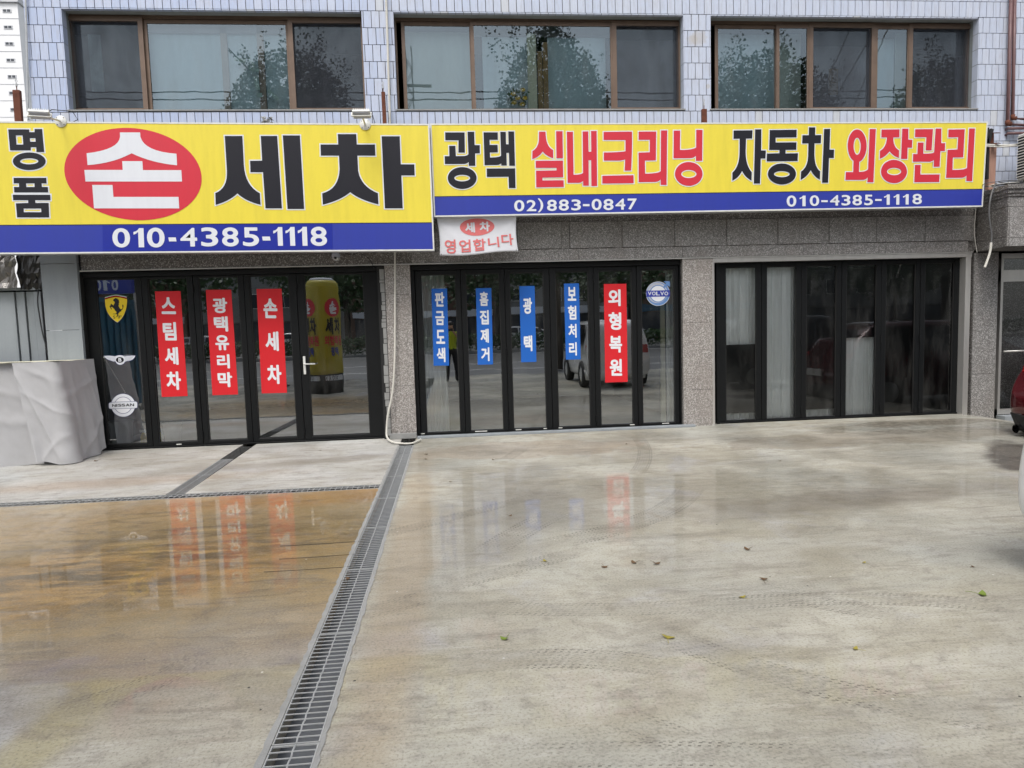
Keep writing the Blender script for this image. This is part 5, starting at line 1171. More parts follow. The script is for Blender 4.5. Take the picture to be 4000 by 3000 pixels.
# loose cables on the cornice
cc = PY(3915, 712, -.45)
for k, (mt_, lb) in enumerate((('cable', 'topmost black loop of the cable coil on the canopy'), ('cable', 'flatter black loop of the cable coil on the canopy'), ('cable_white', 'whitish wire looped below the black coil on the canopy'), ('cable_grey', 'grey wire loop spreading left from the coil on the canopy'))):
    pts = []; rx = [.19, .23, .25, .30][k]; cx = cc.x+[.12, .05, .02, -.03][k]; tz = [.10, .05, .02, .03][k]
    for q in range(19): a = q/18*2*pi*1.04; pts.append((cx+rx*cos(a), -.5+.14*sin(a), cz1+.02+tz*(.6+.5*sin(a*1.0+k))+.008*k))
    rope(pts, .007 if k < 2 else .005, mt_, lb, 'cable', 'cable_loop', group='cable coil on the canopy')
rope([PY(3890, 716, -.6), PY(3870, 760, -.8), PY(3862, 830, -.8), PY(3868, 880, -.8), PY(3875, 920, -.8), PY(3872, 950, -.8)], .012, 'cable_grey', 'thick grey cable hanging from the canopy coil down its face', 'cable')
ribbed('conduit', [PY(3872, 948, -.8), PY(3868, 985, -.8), PY(3856, 1020, -.8), PY(3846, 1046, -.8)], .017, 'cable_white', 'cut end of a white ribbed conduit dangling in front of the right pillar', 'conduit')
rope([PY(3812, 815, -.1), PY(3806, 880, -.1), PY(3807, 930, -.1), PY(3817, 987, -.1)], .005, 'cable_white', 'thin white wire dangling below the right end of the sign', 'cable')
# side door in steel frame
sdx = PY(3900, 1300, .18).x; t = thing('side_door', 'stainless framed glass door under the granite canopy', 'door', (sdx+.6, .2, -.16))
zl, zm, z2, z3 = -.14, PY(3950, 1100, .18).z, PY(3950, 1055, .18).z, 2.49
m_ = MB(); m_.box(sdx, sdx+1.6, .16, .24, zm, z2); m_.box(sdx, sdx+1.6, .16, .24, -.05, .03); m_.box(sdx, sdx+1.6, .165, .24, 2.40, 2.48); m_.build('frame_rail', 'steel', t)
m_ = MB(); m_.box(sdx, sdx+.04, .158, .245, -.05, 2.48); m_.box(sdx+.95, sdx+.99, .158, .245, -.05, 2.48); m_.build('frame_stile', 'steel', t)
m_ = MB(); m_.quad((sdx+.04, .2, .03), (sdx+1.6, .2, .03), (sdx+1.6, .2, zm), (sdx+.04, .2, zm)); m_.build('pane', 'glass_tinted', t, normals=False)
m_ = MB(); m_.quad((sdx+.04, .2, z2), (sdx+1.6, .2, z2), (sdx+1.6, .2, 2.40), (sdx+.04, .2, 2.40)); m_.build('transom_pane', 'glass_tinted', t, normals=False)
m_ = MB(); zz = PY(3950, 1372, .12).z; m_.tube([(sdx+.05, .12, zz), (sdx+.9, .12, zz)], .014, 8); m_.build('push_bar', 'steel', t, smooth=True)
m_ = MB(); m_.box(sdx-.02, sdx+1.6, -.02, .155, -.165, -.06); m_.build('step', 'grey_panel', t)

# ------------------------------------------------------------------ left side: grey cladding, crumpled film, covered table
t = thing('grey_cladding', 'flat grey steel cladding left of the first folding doors', 'cladding', (-5.25, 0, 0))
gx0, gx1 = PY(172, 1200, 0).x, PY(318, 1200, 0).x-.01
zs = [0, PY(250, 1290, 0).z, PY(250, 1030, 0).z, 3.2]
for a, b in zip(zs, zs[1:]): m_ = MB(); m_.box(gx0, gx1, -.004, .05, a+.003, b-.002); m_.build('panel', 'grey_panel', t, bevel=.003)
m_ = MB(); m_.box(gx1-.03, gx1+.0, -.02, -.0045, 0, 2.9); m_.build('corner_strip', 'grey_panel', t)
t = thing('shed_wall', 'weathered grey panelled wall with open joints beyond the cladding', 'wall', (-6.6, .35, 0))
def L(px, Y=.32): return PY(px, 1270, Y).x
for a, b, c_ in ((-300, -60, 0), (-58, 68, 0), (72, 92, .02), (94, 108, .0), (112, 140, .02), (143, 172, 0)):
    m_ = MB(); m_.box(L(a), L(b), .30+c_, .36, 0, PY(100, 1140, .32).z); m_.build('panel', 'grey_panel', t, bevel=.004)
m_ = MB(); m_.box(L(-300), L(176), .37, .42, 0, PY(100, 1140, .32).z+.02); m_.build('backing', 'rubber', t)
m_ = MB(); m_.box(L(-300), L(174), .28, .44, PY(100, 1140, .32).z+.021, PY(100, 1132, .32).z+.03); m_.build('top_rail', 'grey_panel', t)
# crumpled translucent film stuffed into the gap above
def crumple(x0, x1, z0, z1, Y, mat, lb, seed, amp=.10):
    r_ = random.Random(seed); n1, n2 = 16, 14; m_ = MB()
    from mathutils import noise as N_
    for j in range(n2+1):
        for i in range(n1+1):
            x = lerp(x0, x1, i/n1); z = lerp(z0, z1, j/n2); q = Vector((x*6, z*6, seed)); d = N_.ridged_multi_fractal(q, 1.0, 2.0, 4, 1.0, 2.0)*.5
            m_.v.append(Vector((x+r_.uniform(-.015, .015), Y-amp*d, z+r_.uniform(-.015, .015))))
    for j in range(n2):
        for i in range(n1): a = j*(n1+1)+i; m_.f.append((a, a+1, a+n1+2, a+n1+1)); m_.mi.append(0)
    o = m_.build('crumpled_sheet', mat, None, normals=False); tag(o, lb, 'sheet'); return o
zf = PY(60, 1125, .25).z
crumple(PY(-120, 1050, .22).x, PY(72, 1050, .22).x, zf, 3.3, .24, 'foil', 'shiny crumpled film stuffed under the left end of the sign', 1)
crumple(PY(66, 1050, .24).x, PY(172, 1050, .24).x, zf-.02, 3.3, .30, 'dark_film', 'dark brown crumpled sheet in the gap beside the grey cladding', 2, .08)
rope([PY(150, 1130, .1), PY(146, 1180, .08), PY(152, 1220, .06), PY(165, 1300, .04), PY(185, 1370, .02), PY(195, 1420, .0)], .009, 'cable', 'black hose hanging down beside the grey cladding above the cloth', 'hose')
# table under grey cloth
tz = 1.285; tx0, tx1 = -7.2, PY(345, 1398, -.02).x+.02; ty0, ty1 = -.82, .0
t = thing('covered_table', 'table wrapped in a loose pale grey tarpaulin beside the first doors', 'covered table', ((tx0+tx1)/2, (ty0+ty1)/2, 0))
m_ = MB(); m_.box(tx0, tx1-.04, ty0+.06, ty1-.02, tz-.04, tz+.012); m_.build('table_top', 'cream', t)
for x in (tx0+.1, tx1-.16):
    for y in (ty0+.12, ty1-.1): m_ = MB(); m_.box(x-.025, x+.025, y-.025, y+.025, 0, tz-.04); m_.build('leg', 'galv', t)
from mathutils import noise as N_
def clothface(path, ztop, spread, seed, name, amp=.5, hem=None, n2=60, creases=(), base=0.0):
    """path: list of (x,y) along the top edge; hangs to the ground flaring outwards with folds"""
    m_ = MB(); n1 = 150; P_ = []
    tot = [0]
    for a, b in zip(path, path[1:]): tot.append(tot[-1]+math.hypot(b[0]-a[0], b[1]-a[1]))
    for i in range(n1+1):
        s = tot[-1]*i/n1; k = max(j for j in range(len(tot)) if tot[j] <= s+1e-9); k = min(k, len(path)-2); u = (s-tot[k])/(tot[k+1]-tot[k]); a, b = path[k], path[k+1]
        x, y = lerp(a[0], b[0], u), lerp(a[1], b[1], u); d = Vector((b[0]-a[0], b[1]-a[1], 0)).normalized(); nr = Vector((d.y, -d.x, 0))
        P_.append((x, y, nr, s))
    P0_ = P_; P_ = []; hw_ = 5
    for i in range(n1+1):
        q0, q1 = P0_[max(0, i-hw_)], P0_[min(n1, i+hw_)]; d = Vector((q1[0]-q0[0], q1[1]-q0[1], 0)).normalized(); P_.append((P0_[i][0], P0_[i][1], Vector((d.y, -d.x, 0)), P0_[i][3]))
    for j in range(n2+1):
        v = j/n2
        for (x, y, nr, s) in P_:
            hb = hem(s) if hem else 0.01
            z = lerp(ztop, hb, v)
            off = base+spread*(v**1.25)+.010*N_.noise(Vector((s*3+seed, v*3, seed)))*min(1, v*6)+.004*N_.noise(Vector((s*11, v*12-s*3, seed+9)))*min(1, v*6)
            pl = sin(s*2*pi/amp+seed)*.5+.5; off += (.045 if base else .03)*(v**1.3)*pl**2
            for (s0, v0, s1, v1, am, wd) in creases:
                ex, ey = s1-s0, (v1-v0)*1.3; tx = ((s-s0)*ex+(v-v0)*1.3*ey)/(ex*ex+ey*ey); tt = max(0, min(1, tx)); dd = math.hypot(s-s0-tt*ex, (v-v0)*1.3-tt*ey)
                off += am*.62*math.exp(-(dd/(wd*1.6))**2 if am < .027 else -dd/wd)*min(1, v*8)*(1-.5*abs(2*tt-1))
            p = Vector((x, y, z))+nr*max(off, .004)
            if base: p.x += .24*v*math.exp(-s/.28)
            m_.v.append(p)
    for j in range(n2):
        for i in range(n1): a = j*(n1+1)+i; m_.f.append((a, a+1, a+n1+2, a+n1+1)); m_.mi.append(0)
    return m_.build(name, 'tarp', t, smooth=True, normals=False)
clothface([(tx0, ty0+.05), (tx1-.25, ty0+.05)], tz+.008, .05, 3.0, 'rear_cloth', .8, lambda s: .02+.02*sin(s*3), creases=[(.5, .5, 2.4, .62, .02, .04), (1.2, .2, 1.9, .35, .015, .03)])
fx0 = PY(55, 1440, ty0).x
clothface([(fx0, ty0-.02), (tx1-.07, ty0-.0)]+[(tx1-.07+.07*sin(a_*pi/12), ty0+.07-.07*cos(a_*pi/12)) for a_ in range(1, 7)]+[(tx1+.02, ty1)], tz+.016, .07, 1.0, 'front_cloth', .50, lambda s: .010+max(0, .05*sin(s*5.0+1.0)), creases=[(.0, .12, .45, .95, .045, .05), (.05, .3, .75, .62, .028, .03), (.35, .0, .55, .55, .025, .035), (.5, .72, .2, .98, .03, .035), (.55, .35, 1.3, .2, .022, .03), (.7, .05, .8, .9, .022, .04), (.75, .95, 1.5, .55, .03, .035), (1.1, .1, 1.35, .9, .03, .05), (.1, .05, .5, .2, .02, .025)], base=.02)
# strip of cloth lying over the front edge of the top
m_ = MB(); n = 60
for i in range(n+1):
    x = lerp(tx0, tx1+.02, i/n); w_ = .10+.06*N_.noise(Vector((x*3, 0, 0)))+(.25*max(0, (x-tx1+.35)/.35))
    for k, y in enumerate((ty0-.02, ty0+w_*.5, ty0+w_)): m_.v.append(Vector((x, y, tz+.022-.006*k+.01*N_.noise(Vector((x*5, y*5, 1))))))
for i in range(n):
    for k in range(2): a = i*3+k; m_.f.append((a, a+3, a+4, a+1)); m_.mi.append(0)
m_.build('cloth_edge', 'tarp', t, smooth=True, normals=False)

# ------------------------------------------------------------------ apartment tower behind the left corner
YT = 62.0
t = thing('apartment_tower', 'white apartment tower with small windows behind the left corner', 'apartment tower', PY(20, 1000, YT))
def T(x, y): return PY(x, y, YT)
m_ = MB(); a, b = T(-260, -30), T(84, 18)
xs_t = T(88, 250).x; zt_t = T(60, 12).z
m_.box(T(-260, 250).x, xs_t, YT, YT+14, 0, zt_t); m_.build('wall', 'tower', t)
m_ = MB(); m_.box(T(-260, 250).x-.3, xs_t+.2, YT-.25, YT+14.2, zt_t+.02, zt_t+.5); m_.build('parapet', 'tower_line', t)
m_ = MB(); m_.box(xs_t+.02, T(128, 250).x, YT+1.2, YT+13, 0, zt_t-1.0); m_.build('side_wing', 'tower', t)
fh = (T(40, 106).z-T(43, 170).z)
for k in range(7):
    yy = 42+64.3*k; z = T(35, yy).z; wx = T(28+5.0*k, yy).x; hw = .34
    m_ = MB(); m_.box(wx-.42*1, wx+.38, YT-.05, YT-.004, z-.17, z+.15); w_ = m_.build('window', 'tower_line', t)
    for q in (-1, 1): m_ = MB(); m_.box(wx-.02+q*.18-.14, wx-.02+q*.18+.14, YT-.065, YT-.052, z-.11, z+.10); m_.build('pane', 'win_dark', w_)
    m_ = MB(); m_.box(T(-260, 250).x, xs_t-.01, YT-.03, YT-.002, z-.72, z-.68); m_.build('floor_joint', 'tower_line', t)
    m_ = MB(); m_.box(xs_t+.35, T(122, 250).x, YT+1.10, YT+1.18, z-.45, z+.35); m_.build('balcony_window', 'win_blue', t)

# ------------------------------------------------------------------ vehicles
def car(name, label, cat, group, cx, cy, rot, L_, W_, Hh, col, kind='suv', parts=True, zg=0.0):
    """length along local +X (rear at -L/2), origin on the ground"""
    t = thing(name, label, cat, (cx, cy, zg), group); Rm = Matrix.Rotation(rot, 3, 'Z'); O = Vector((cx, cy, zg))
    def P(x, y, z): return O+Rm@Vector((x, y, z))
    h = L_/2; w = W_/2
    if kind == 'suv': st = [(-h, .46, .62, .66, .66), (-h+.04, .38, .68, .72, .84), (-h+.16, .27, .82, .86, .94), (-h+.30, .24, 1.0, 1.08, .955), (-h+.42, .22, 1.02, Hh*.80, .965), (-h+.75, .2, 1.03, Hh*.97, .98), (-h+1.2, .2, 1.02, Hh, 1), (0, .2, 1.0, Hh, 1), (h*.25, .2, .99, Hh*.98, 1), (h*.52, .2, .98, 1.12, 1), (h-.5, .22, .92, .96, .98), (h-.12, .26, .78, .84, .9), (h, .34, .58, .66, .72)]
    elif kind == 'van': st = [(-h, .34, .60, .62, .86), (-h+.035, .28, .66, .72, .97), (-h+.10, .25, .95, 1.0, .965), (-h+.14, .24, 1.0, Hh*.86, .96), (-h+.28, .22, 1.0, Hh*.98, .96), (-h+.9, .2, 1.0, Hh, .96), (0, .2, 1.0, Hh, .97), (h*.4, .2, 1.0, Hh*.98, .97), (h*.72, .2, .98, 1.15, .97), (h-.35, .22, .9, .98, .95), (h-.08, .26, .75, .8, .88), (h, .34, .55, .6, .75)]
    else: st = [(-h, .42, .66, .70, .65), (-h+.1, .28, .86, .92, .9), (-h+.6, .22, .92, .97, .97), (-h+1.05, .2, .92, Hh*.93, 1), (-h+1.6, .2, .92, Hh, 1), (0, .2, .92, Hh, 1), (h*.25, .2, .91, Hh*.9, 1), (h*.48, .2, .9, .98, 1), (h-.5, .22, .8, .85, .97), (h-.1, .28, .65, .7, .86), (h, .36, .52, .56, .68)]
    m_ = MB(); ring = []
    for (x, z0, zb, zt, ws) in st:
        cab = zt-zb > .2; wt = w*ws*(.80 if cab else .93)
        pts = [(-w*ws*.80, z0), (-w*ws*.96, z0+.05), (-w*ws, lerp(z0, zb, .5)), (-w*ws*.985, zb), (-lerp(w*ws*.97, wt, .55), lerp(zb, zt, .55)), (-wt, zt-.03), (-wt*.7, zt), (wt*.7, zt), (wt, zt-.03), (lerp(w*ws*.97, wt, .55), lerp(zb, zt, .55)), (w*ws*.985, zb), (w*ws, lerp(z0, zb, .5)), (w*ws*.96, z0+.05), (w*ws*.80, z0)]
        ring.append(len(m_.v)); m_.v += [P(x, y, z) for y, z in pts]
    n = 14
    for a, b in zip(ring, ring[1:]):
        for k in range(n): m_.f.append((a+k, a+(k+1) % n, b+(k+1) % n, b+k)); m_.mi.append(0)
    m_.f.append(tuple(ring[0]+k for k in range(n))); m_.mi.append(0); m_.f.append(tuple(ring[-1]+k for k in range(n))); m_.mi.append(0)
    o = m_.build('body', col, t, smooth=True); sb = o.modifiers.new('sub', 'SUBSURF'); sb.levels = 2; sb.render_levels = 2
    # wheels
    for x in (-h*.60, h*.62):
        for s in (-1, 1):
            R_ = .33; m_ = MB(); c = P(x, s*(w-.10), R_); ax = Rm@Vector((0, s, 0)); prof = [(R_*.62, -.10), (R_*.95, -.105), (R_, -.07), (R_, .07), (R_*.95, .105), (R_*.62, .10)]
            u = Vector((0, 0, 1)); v = ax.cross(u); base = len(m_.v); nn = 20
            for r_, hh in prof:
                for k in range(nn): a = 2*pi*k/nn; m_.v.append(c+(u*cos(a)+v*sin(a))*r_+ax*hh)
            for i in range(len(prof)-1):
                for k in range(nn): a = base+i*nn+k; b = base+i*nn+(k+1) % nn; m_.f.append((a, b, b+nn, a+nn)); m_.mi.append(0)
            wh = m_.build('wheel', 'rubber', t, smooth=True)
            m_ = MB(); base = 0
            for r_, hh in ((R_*.6, .085), (R_*.5, .095), (.05, .10), (.001, .10)):
                for k in range(nn): a = 2*pi*k/nn; m_.v.append(c+(u*cos(a)+v*sin(a))*r_+ax*hh)
            for i in range(3):
                for k in range(nn): a = i*nn+k; b = i*nn+(k+1) % nn; m_.f.append((a, b, b+nn, a+nn)); m_.mi.append(0)
            m_.build('rim', 'galv', wh, smooth=True)
    # side glass, rear glass
    zb = 1.02 if kind != 'sedan' else .93; zt = Hh-.10; wb = w*.985+.004; wt = w*.83+.012
    for s in (-1, 1):
        x0, x1 = (-h+.62, h*.42) if kind != 'sedan' else (-h+1.2, h*.35)
        for a, b in ((x0, lerp(x0, x1, .30)), (lerp(x0, x1, .33), lerp(x0, x1, .63)), (lerp(x0, x1, .66), x1)):
            m_ = MB(); e = .0 if b < x1 else -.25
            y0_, y1_ = s*(w*.985+.012), s*lerp(w*.97, w*.80, .86)
            q = [P(a, s*lerp(w*.985, w*.8, .08)+s*.022, zb+.05), P(b, s*lerp(w*.985, w*.8, .08)+s*.022, zb+.05), P(b+e, s*lerp(w*.985, w*.8, .84)+s*.022, zt-.03), P(a, s*lerp(w*.985, w*.8, .84)+s*.022, zt-.03)]
            m_.quad(*q); m_.build('side_window', 'car_glass', t, normals=False)
    m_ = MB(); xr = -h+(.15 if kind == 'van' else .38 if kind == 'suv' else .75)
    m_.quad(P(xr-.02, -w*.72, zb+.06), P(xr-.02, w*.72, zb+.06), P(xr+.14, w*.62, zt-.06), P(xr+.14, -w*.62, zt-.06)); m_.build('rear_window', 'car_glass', t, normals=False)
    m_ = MB()
    for s in (-1, 1):
        m_ = MB(); yo = w*(.91 if kind == 'van' else .90); dx_ = 0 if kind == 'van' else .17
        m_.hexa([P(dx_-h+.05, s*yo, .84), P(dx_-h+.32, s*(yo+.03), .88), P(dx_-h+.32, s*(yo-.14), .88), P(dx_-h+.03, s*(yo-.20), .84), P(dx_-h+.10, s*yo*.985, 1.06), P(dx_-h+.34, s*(yo+.02), 1.06), P(dx_-h+.34, s*(yo-.14), 1.06), P(dx_-h+.08, s*(yo-.20), 1.06)])
        m_.build('tail_lamp', 'lamp_red', t, bevel=.02)
    m_ = MB(); z0 = .20
    sec = [(-h+.0, .60), (-h+.05, .82), (-h+.25, .95), (-h+.75, .985)]
    for s in (-1, 1):
        pr_ = None
        for (x, ws) in [(-h-.02, 0)]+sec:
            a, b = P(x+.10, s*w*ws*.97, .20), P(x, s*w*ws*1.0, .45)
            if pr_: m_.quad(pr_[0], a, b, pr_[1]); 
            pr_ = (a, b)
    o = m_.build('lower_bumper', 'rubber' if kind != 'van' else col, t, smooth=True); so_ = o.modifiers.new('th', 'SOLIDIFY'); so_.thickness = .03
    if kind == 'suv':
        for s in (-1, 1): m_ = MB(); m_.tube([P(-h-.03, s*w*.62, .27), P(-h+.18, s*w*.62, .27)], .055, 16, False); m_.tube([P(-h-.028, s*w*.62, .27), P(-h+.18, s*w*.62, .27)], .044, 16, False); m_.build('exhaust', 'chrome', t, smooth=True)
    m_ = MB(); m_.hexa([P(-h-.03, -.26, .62), P(-h-.03, .26, .62), P(-h+.1, .26, .62), P(-h+.1, -.26, .62), P(-h-.02, -.26, .74), P(-h-.02, .26, .74), P(-h+.1, .26, .74), P(-h+.1, -.26, .74)]); m_.build('number_plate', 'white_paint', t)
    return t
RED = car('parked_suv', 'dark red car parked beyond the right doors, rear end showing', 'car', None, 7.08+2.3, -2.55, 0.0, 4.6, 1.86, 1.66, 'red_paint', 'suv', zg=-.17)
VAN = car('parked_van', 'white van whose rounded bumper corner pokes in at the right edge', 'van', None, 4.10, -6.15-1.85, radians(-90), 3.7, 1.64, 1.70, 'white_car', 'van')
car('parked_suv', 'black car mirrored in the glass of the right doors', 'car', None, 8.3, -5.6, 0.0, 4.9, 1.9, 1.70, 'black_car', 'suv', zg=-.03)
g = 'cars parked across the road'
for k, (x, c, kd, lb) in enumerate([(-16, 'silver_car', 'suv', 'silver car across the road mirrored at the far left of the glass'), (-9.5, 'white_car', 'suv', 'white car across the road mirrored behind the red banners'), (-3.2, 'silver_car', 'sedan', 'silver saloon across the road mirrored near the door handle'), (5.5, 'white_car', 'suv', 'white car across the road mirrored between the blue banners'), (12, 'silver_car', 'suv', 'silver car across the road mirrored beside the red banner'), (19, 'white_car', 'sedan', 'white saloon across the road mirrored in the right doors')]):
    car('parked_car', lb, 'car', g, x, -37.0, 0, 4.5, 1.8, 1.5, c, kd, zg=.10)

# ------------------------------------------------------------------ what the glass mirrors: column, container, cones, sign, person
t = thing('inflatable_column', 'yellow inflatable advertising column with a black foot mirrored in the glass', 'inflatable column', (-3.25, -8.0, 0))
c = Vector((-3.25, -8.0, 0)); R_ = .43
m_ = MB(); m_.lathe([(R_*.96, .0), (R_*1.0, .30), (R_*.98, .50)], c, 'Z', 40); m_.build('foot', 'rubber', t, smooth=True)
m_ = MB(); m_.lathe([(R_*1.0, .501), (R_*1.02, .62), (R_*1.0, 1.1), (R_*.98, 1.5), (R_*1.02, 2.0), (R_*.99, 2.4), (R_*.93, 2.55), (R_*.95, 2.68), (R_*.9, 2.82), (R_*.75, 2.9)], c, 'Z', 40); m_.build('column_skin', 'inflatable', t, smooth=True)
m_ = MB(); m_.lathe([(R_*.75, 2.9), (R_*.6, 2.96), (.02, 2.98)], c, 'Z', 40); m_.build('cap', 'white_vinyl', t, smooth=True)
def wrap(txt, zc, hgt, span, a0, mat, bold, rr_=R_*1.035):
    # text wrapped round the column, facing +Y (towards the glass)
    for i, ch in enumerate(txt):
        aw = span/len(txt); ac = a0+span/2-aw*(i+.5); m_ = MB()
        v, f = text_mesh(ch, bold)
        for x, y in v: a = pi/2+ac-(x-.5)*aw*.85*-1*-1; m_.v.append(c+Vector((cos(a)*rr_, sin(a)*rr_, zc+(y-.5)*hgt)))
        for q in f: m_.f.append(tuple(q)[::-1]); m_.mi.append(0)
        m_.build('letter', mat, t, normals=False)
for a0 in (.75, -.75): wrap('세차', 1.72, .42, 1.1, a0, 'ink', .04); wrap('외형복원', 1.36, .26, 1.2, a0, 'red_vinyl', .03); wrap('광택', 1.08, .22, .5, a0, 'blue', .03); wrap('010-4385-1118', .40, .13, 1.2, a0, 'white_vinyl', .02)
for a0 in (.75, -.75):
    m_ = MB(); b0 = 0; m_.v.append(c+Vector((cos(pi/2+a0)*R_*1.05, sin(pi/2+a0)*R_*1.05, 2.2)))
    for k in range(24): a = pi/2+a0+.5*cos(2*pi*k/24); m_.v.append(c+Vector((cos(a)*R_*1.045, sin(a)*R_*1.045, 2.2+.24*sin(2*pi*k/24))))
    for k in range(24): m_.f.append((0, 1+k, 1+(k+1) % 24)); m_.mi.append(0)
    m_.build('red_oval', 'red_vinyl', t, normals=False); wrap('손', 2.2, .32, .5, a0, 'white_vinyl', .04, R_*1.07)
t = thing('shipping_container', 'blue corrugated container mirrored in the first glass leaf', 'container', (-8.3, -4.4, 0))
m_ = MB(); m_.box(-9.3, -7.0, -6.4, -2.6, .1, 2.3); m_.build('body', 'container', t)
for k in range(14): m_ = MB(); y = -6.3+k*.27; m_.box(-7.0, -6.965, y, y+.12, .2, 2.2); m_.build('rib', 'container', t)
m_ = MB(); m_.box(-9.35, -6.95, -6.45, -2.55, 2.301, 2.4); m_.build('roof_rail', 'container', t)
t = thing('roadside_board', 'yellow and blue signboard above the container mirrored in the first leaf', 'signboard', (-8.0, -5.6, 2.4))
m_ = MB(); m_.box(-9.6, -6.9, -5.7, -5.55, 2.95, 3.9); m_.build('yellow_panel', 'yellow', t)
m_ = MB(); m_.box(-9.6, -6.9, -5.7, -5.55, 2.55, 2.949); m_.build('blue_panel', 'blue', t)
for i, ch in enumerate('세차손'): m_ = MB(); put_text(m_, ch, lambda x, y, i=i: Vector((-7.1-.75*i-x*.6, -5.545, 3.05+.7*y)), .05); m_.f = [q[::-1] for q in m_.f]; m_.build('letter', 'ink' if i < 2 else 'red_vinyl', t, normals=False)
for i, ch in enumerate('010-4385-1118'): m_ = MB(); put_text(m_, ch, lambda x, y, i=i: Vector((-7.15-.18*i-x*.14, -5.545, 2.62+.24*y)), .04); m_.f = [q[::-1] for q in m_.f]; m_.build('letter', 'white_vinyl', t, normals=False)
m_ = MB(); m_.tube([(-9.2, -5.62, 0), (-9.2, -5.62, 2.549)], .05, 8); m_.build('leg', 'galv', t); m_ = MB(); m_.tube([(-6.85, -5.62, 0), (-6.85, -5.62, 2.549)], .04, 8); m_.build('leg', 'galv', t)
for k, (x, y, lb) in enumerate(((-5.1, -10.8, 'orange traffic cone mirrored beside the middle red banner'), (-3.6, -11.2, 'orange traffic cone mirrored between the third banner and the column'))):
    t = thing('traffic_cone', lb, 'traffic cone', (x, y, 0), 'traffic cones mirrored in the glass')
    m_ = MB(); m_.box(x-.2, x+.2, y-.2, y+.2, 0, .04); m_.build('base', 'rubber', t)
    m_ = MB(); m_.lathe([(.15, .04), (.03, .72), (.02, .74)], (x, y, 0), 'Z', 20); m_.build('cone', 'cone', t, smooth=True)
    m_ = MB(); m_.lathe([(.108, .30), (.085, .44)], (x, y, 0), 'Z', 20); m_.build('reflective_band', 'white_vinyl', t, smooth=True)
# the person who stands behind the camera, arms raised to a phone
def skin(name, verts, edges, radii, parent, mats, pick, root=0, lv=2):
    me = bpy.data.meshes.new(name); org = WP[parent]; me.from_pydata([Vector(v)-org for v in verts], edges, []); o = bpy.data.objects.new('tmp', me); COL.objects.link(o)
    sk = o.modifiers.new('s', 'SKIN'); sv = me.skin_vertices[0].data
    for i, r in enumerate(radii): sv[i].radius = (r, r) if not isinstance(r, tuple) else r; sv[i].use_root = (i == root)
    sb = o.modifiers.new('u', 'SUBSURF'); sb.levels = lv; sb.render_levels = lv
    bpy.context.view_layer.update(); m2 = bpy.data.meshes.new_from_object(o.evaluated_get(bpy.context.evaluated_depsgraph_get())); bpy.data.objects.remove(o)
    m2.materials.clear()
    for q in mats: m2.materials.append(M[q])
    for p in m2.polygons: p.material_index = pick(p.center+org); p.use_smooth = True
    o = bpy.data.objects.new(name, m2); COL.objects.link(o); o.parent = parent; WP[o] = org; return o
px0, py0 = .03, -10.28
t = thing('person', 'person in a yellow green vest holding up a phone, mirrored in the middle doors', 'person', (px0, py0, 0))
def q(x, y, z): return (px0+x, py0+y, z)
vv = [q(0, 0, .93), q(0, 0, 1.12), q(0, .01, 1.32), q(0, .02, 1.46), q(0, .03, 1.54), q(0, .06, 1.63), q(0, .05, 1.72),
 q(-.19, .0, 1.42), q(-.25, .12, 1.24), q(-.10, .30, 1.46), q(-.05, .34, 1.53), q(.19, .0, 1.42), q(.25, .12, 1.24), q(.10, .30, 1.46), q(.05, .34, 1.53),
 q(-.10, 0, .88), q(-.12, .02, .48), q(-.13, -.01, .09), q(-.14, .14, .04), q(.10, 0, .88), q(.12, .02, .48), q(.13, -.01, .09), q(.14, .14, .04)]
ee = [(0, 1), (1, 2), (2, 3), (3, 4), (4, 5), (5, 6), (2, 7), (7, 8), (8, 9), (9, 10), (2, 11), (11, 12), (12, 13), (13, 14), (0, 15), (15, 16), (16, 17), (17, 18), (0, 19), (19, 20), (20, 21), (21, 22)]
rr2 = [(.16, .12), (.155, .12), (.17, .12), (.10, .08), .052, .092, .078, .075, .048, .034, .034, .075, .048, .034, .034, .10, .066, .048, .045, .10, .066, .048, .045]
def pk(p):
    if p.z < .10: return 2
    if p.z < .97: return 1
    if p.y-py0 > .17 and p.z > 1.30: return 3
    if p.z > 1.49: return 3
    return 0
skin('body', vv, ee, rr2, t, ['vest', 'trousers', 'rubber', 'skin'], pk)
m_ = MB(); hc = Vector(q(0, .035, 1.69))
for i in range(7):
    for k in range(16):
        th = pi/2*(1-i/6.0)*1.25; a = 2*pi*k/16; m_.v.append(hc+Vector((.098*sin(th)*cos(a), .108*sin(th)*sin(a)-.012, .09*cos(th))))
for i in range(6):
    for k in range(16): a = i*16+k; b = i*16+(k+1) % 16; m_.f.append((a, b, b+16, a+16)); m_.mi.append(0)
m_.build('hair', 'hair', t, smooth=True)
m_ = MB(); m_.hexa([q(-.08, .365, 1.505), q(.08, .365, 1.505), q(.08, .373, 1.505), q(-.08, .373, 1.505), q(-.08, .365, 1.58), q(.08, .365, 1.58), q(.08, .373, 1.58), q(-.08, .373, 1.58)]); tag(m_.build('phone', 'rubber', None), 'dark phone held up by the person mirrored in the glass', 'phone')
for s in (-1, 1):   # five fingers closing on each short side of the phone
    for k in range(5):
        b0 = Vector(q(s*.052, .345, 1.515+.014*k)); Lf = [.045, .058, .062, .056, .042][k]; m_ = MB()
        m_.tube([b0, b0+Vector((s*.028, .006, .004)), b0+Vector((s*.036, .022, .006)), b0+Vector((s*(.036-Lf*.3), .034, .006))], [.009, .0085, .0075, .006], 7); m_.build('finger', 'skin', t, smooth=True)

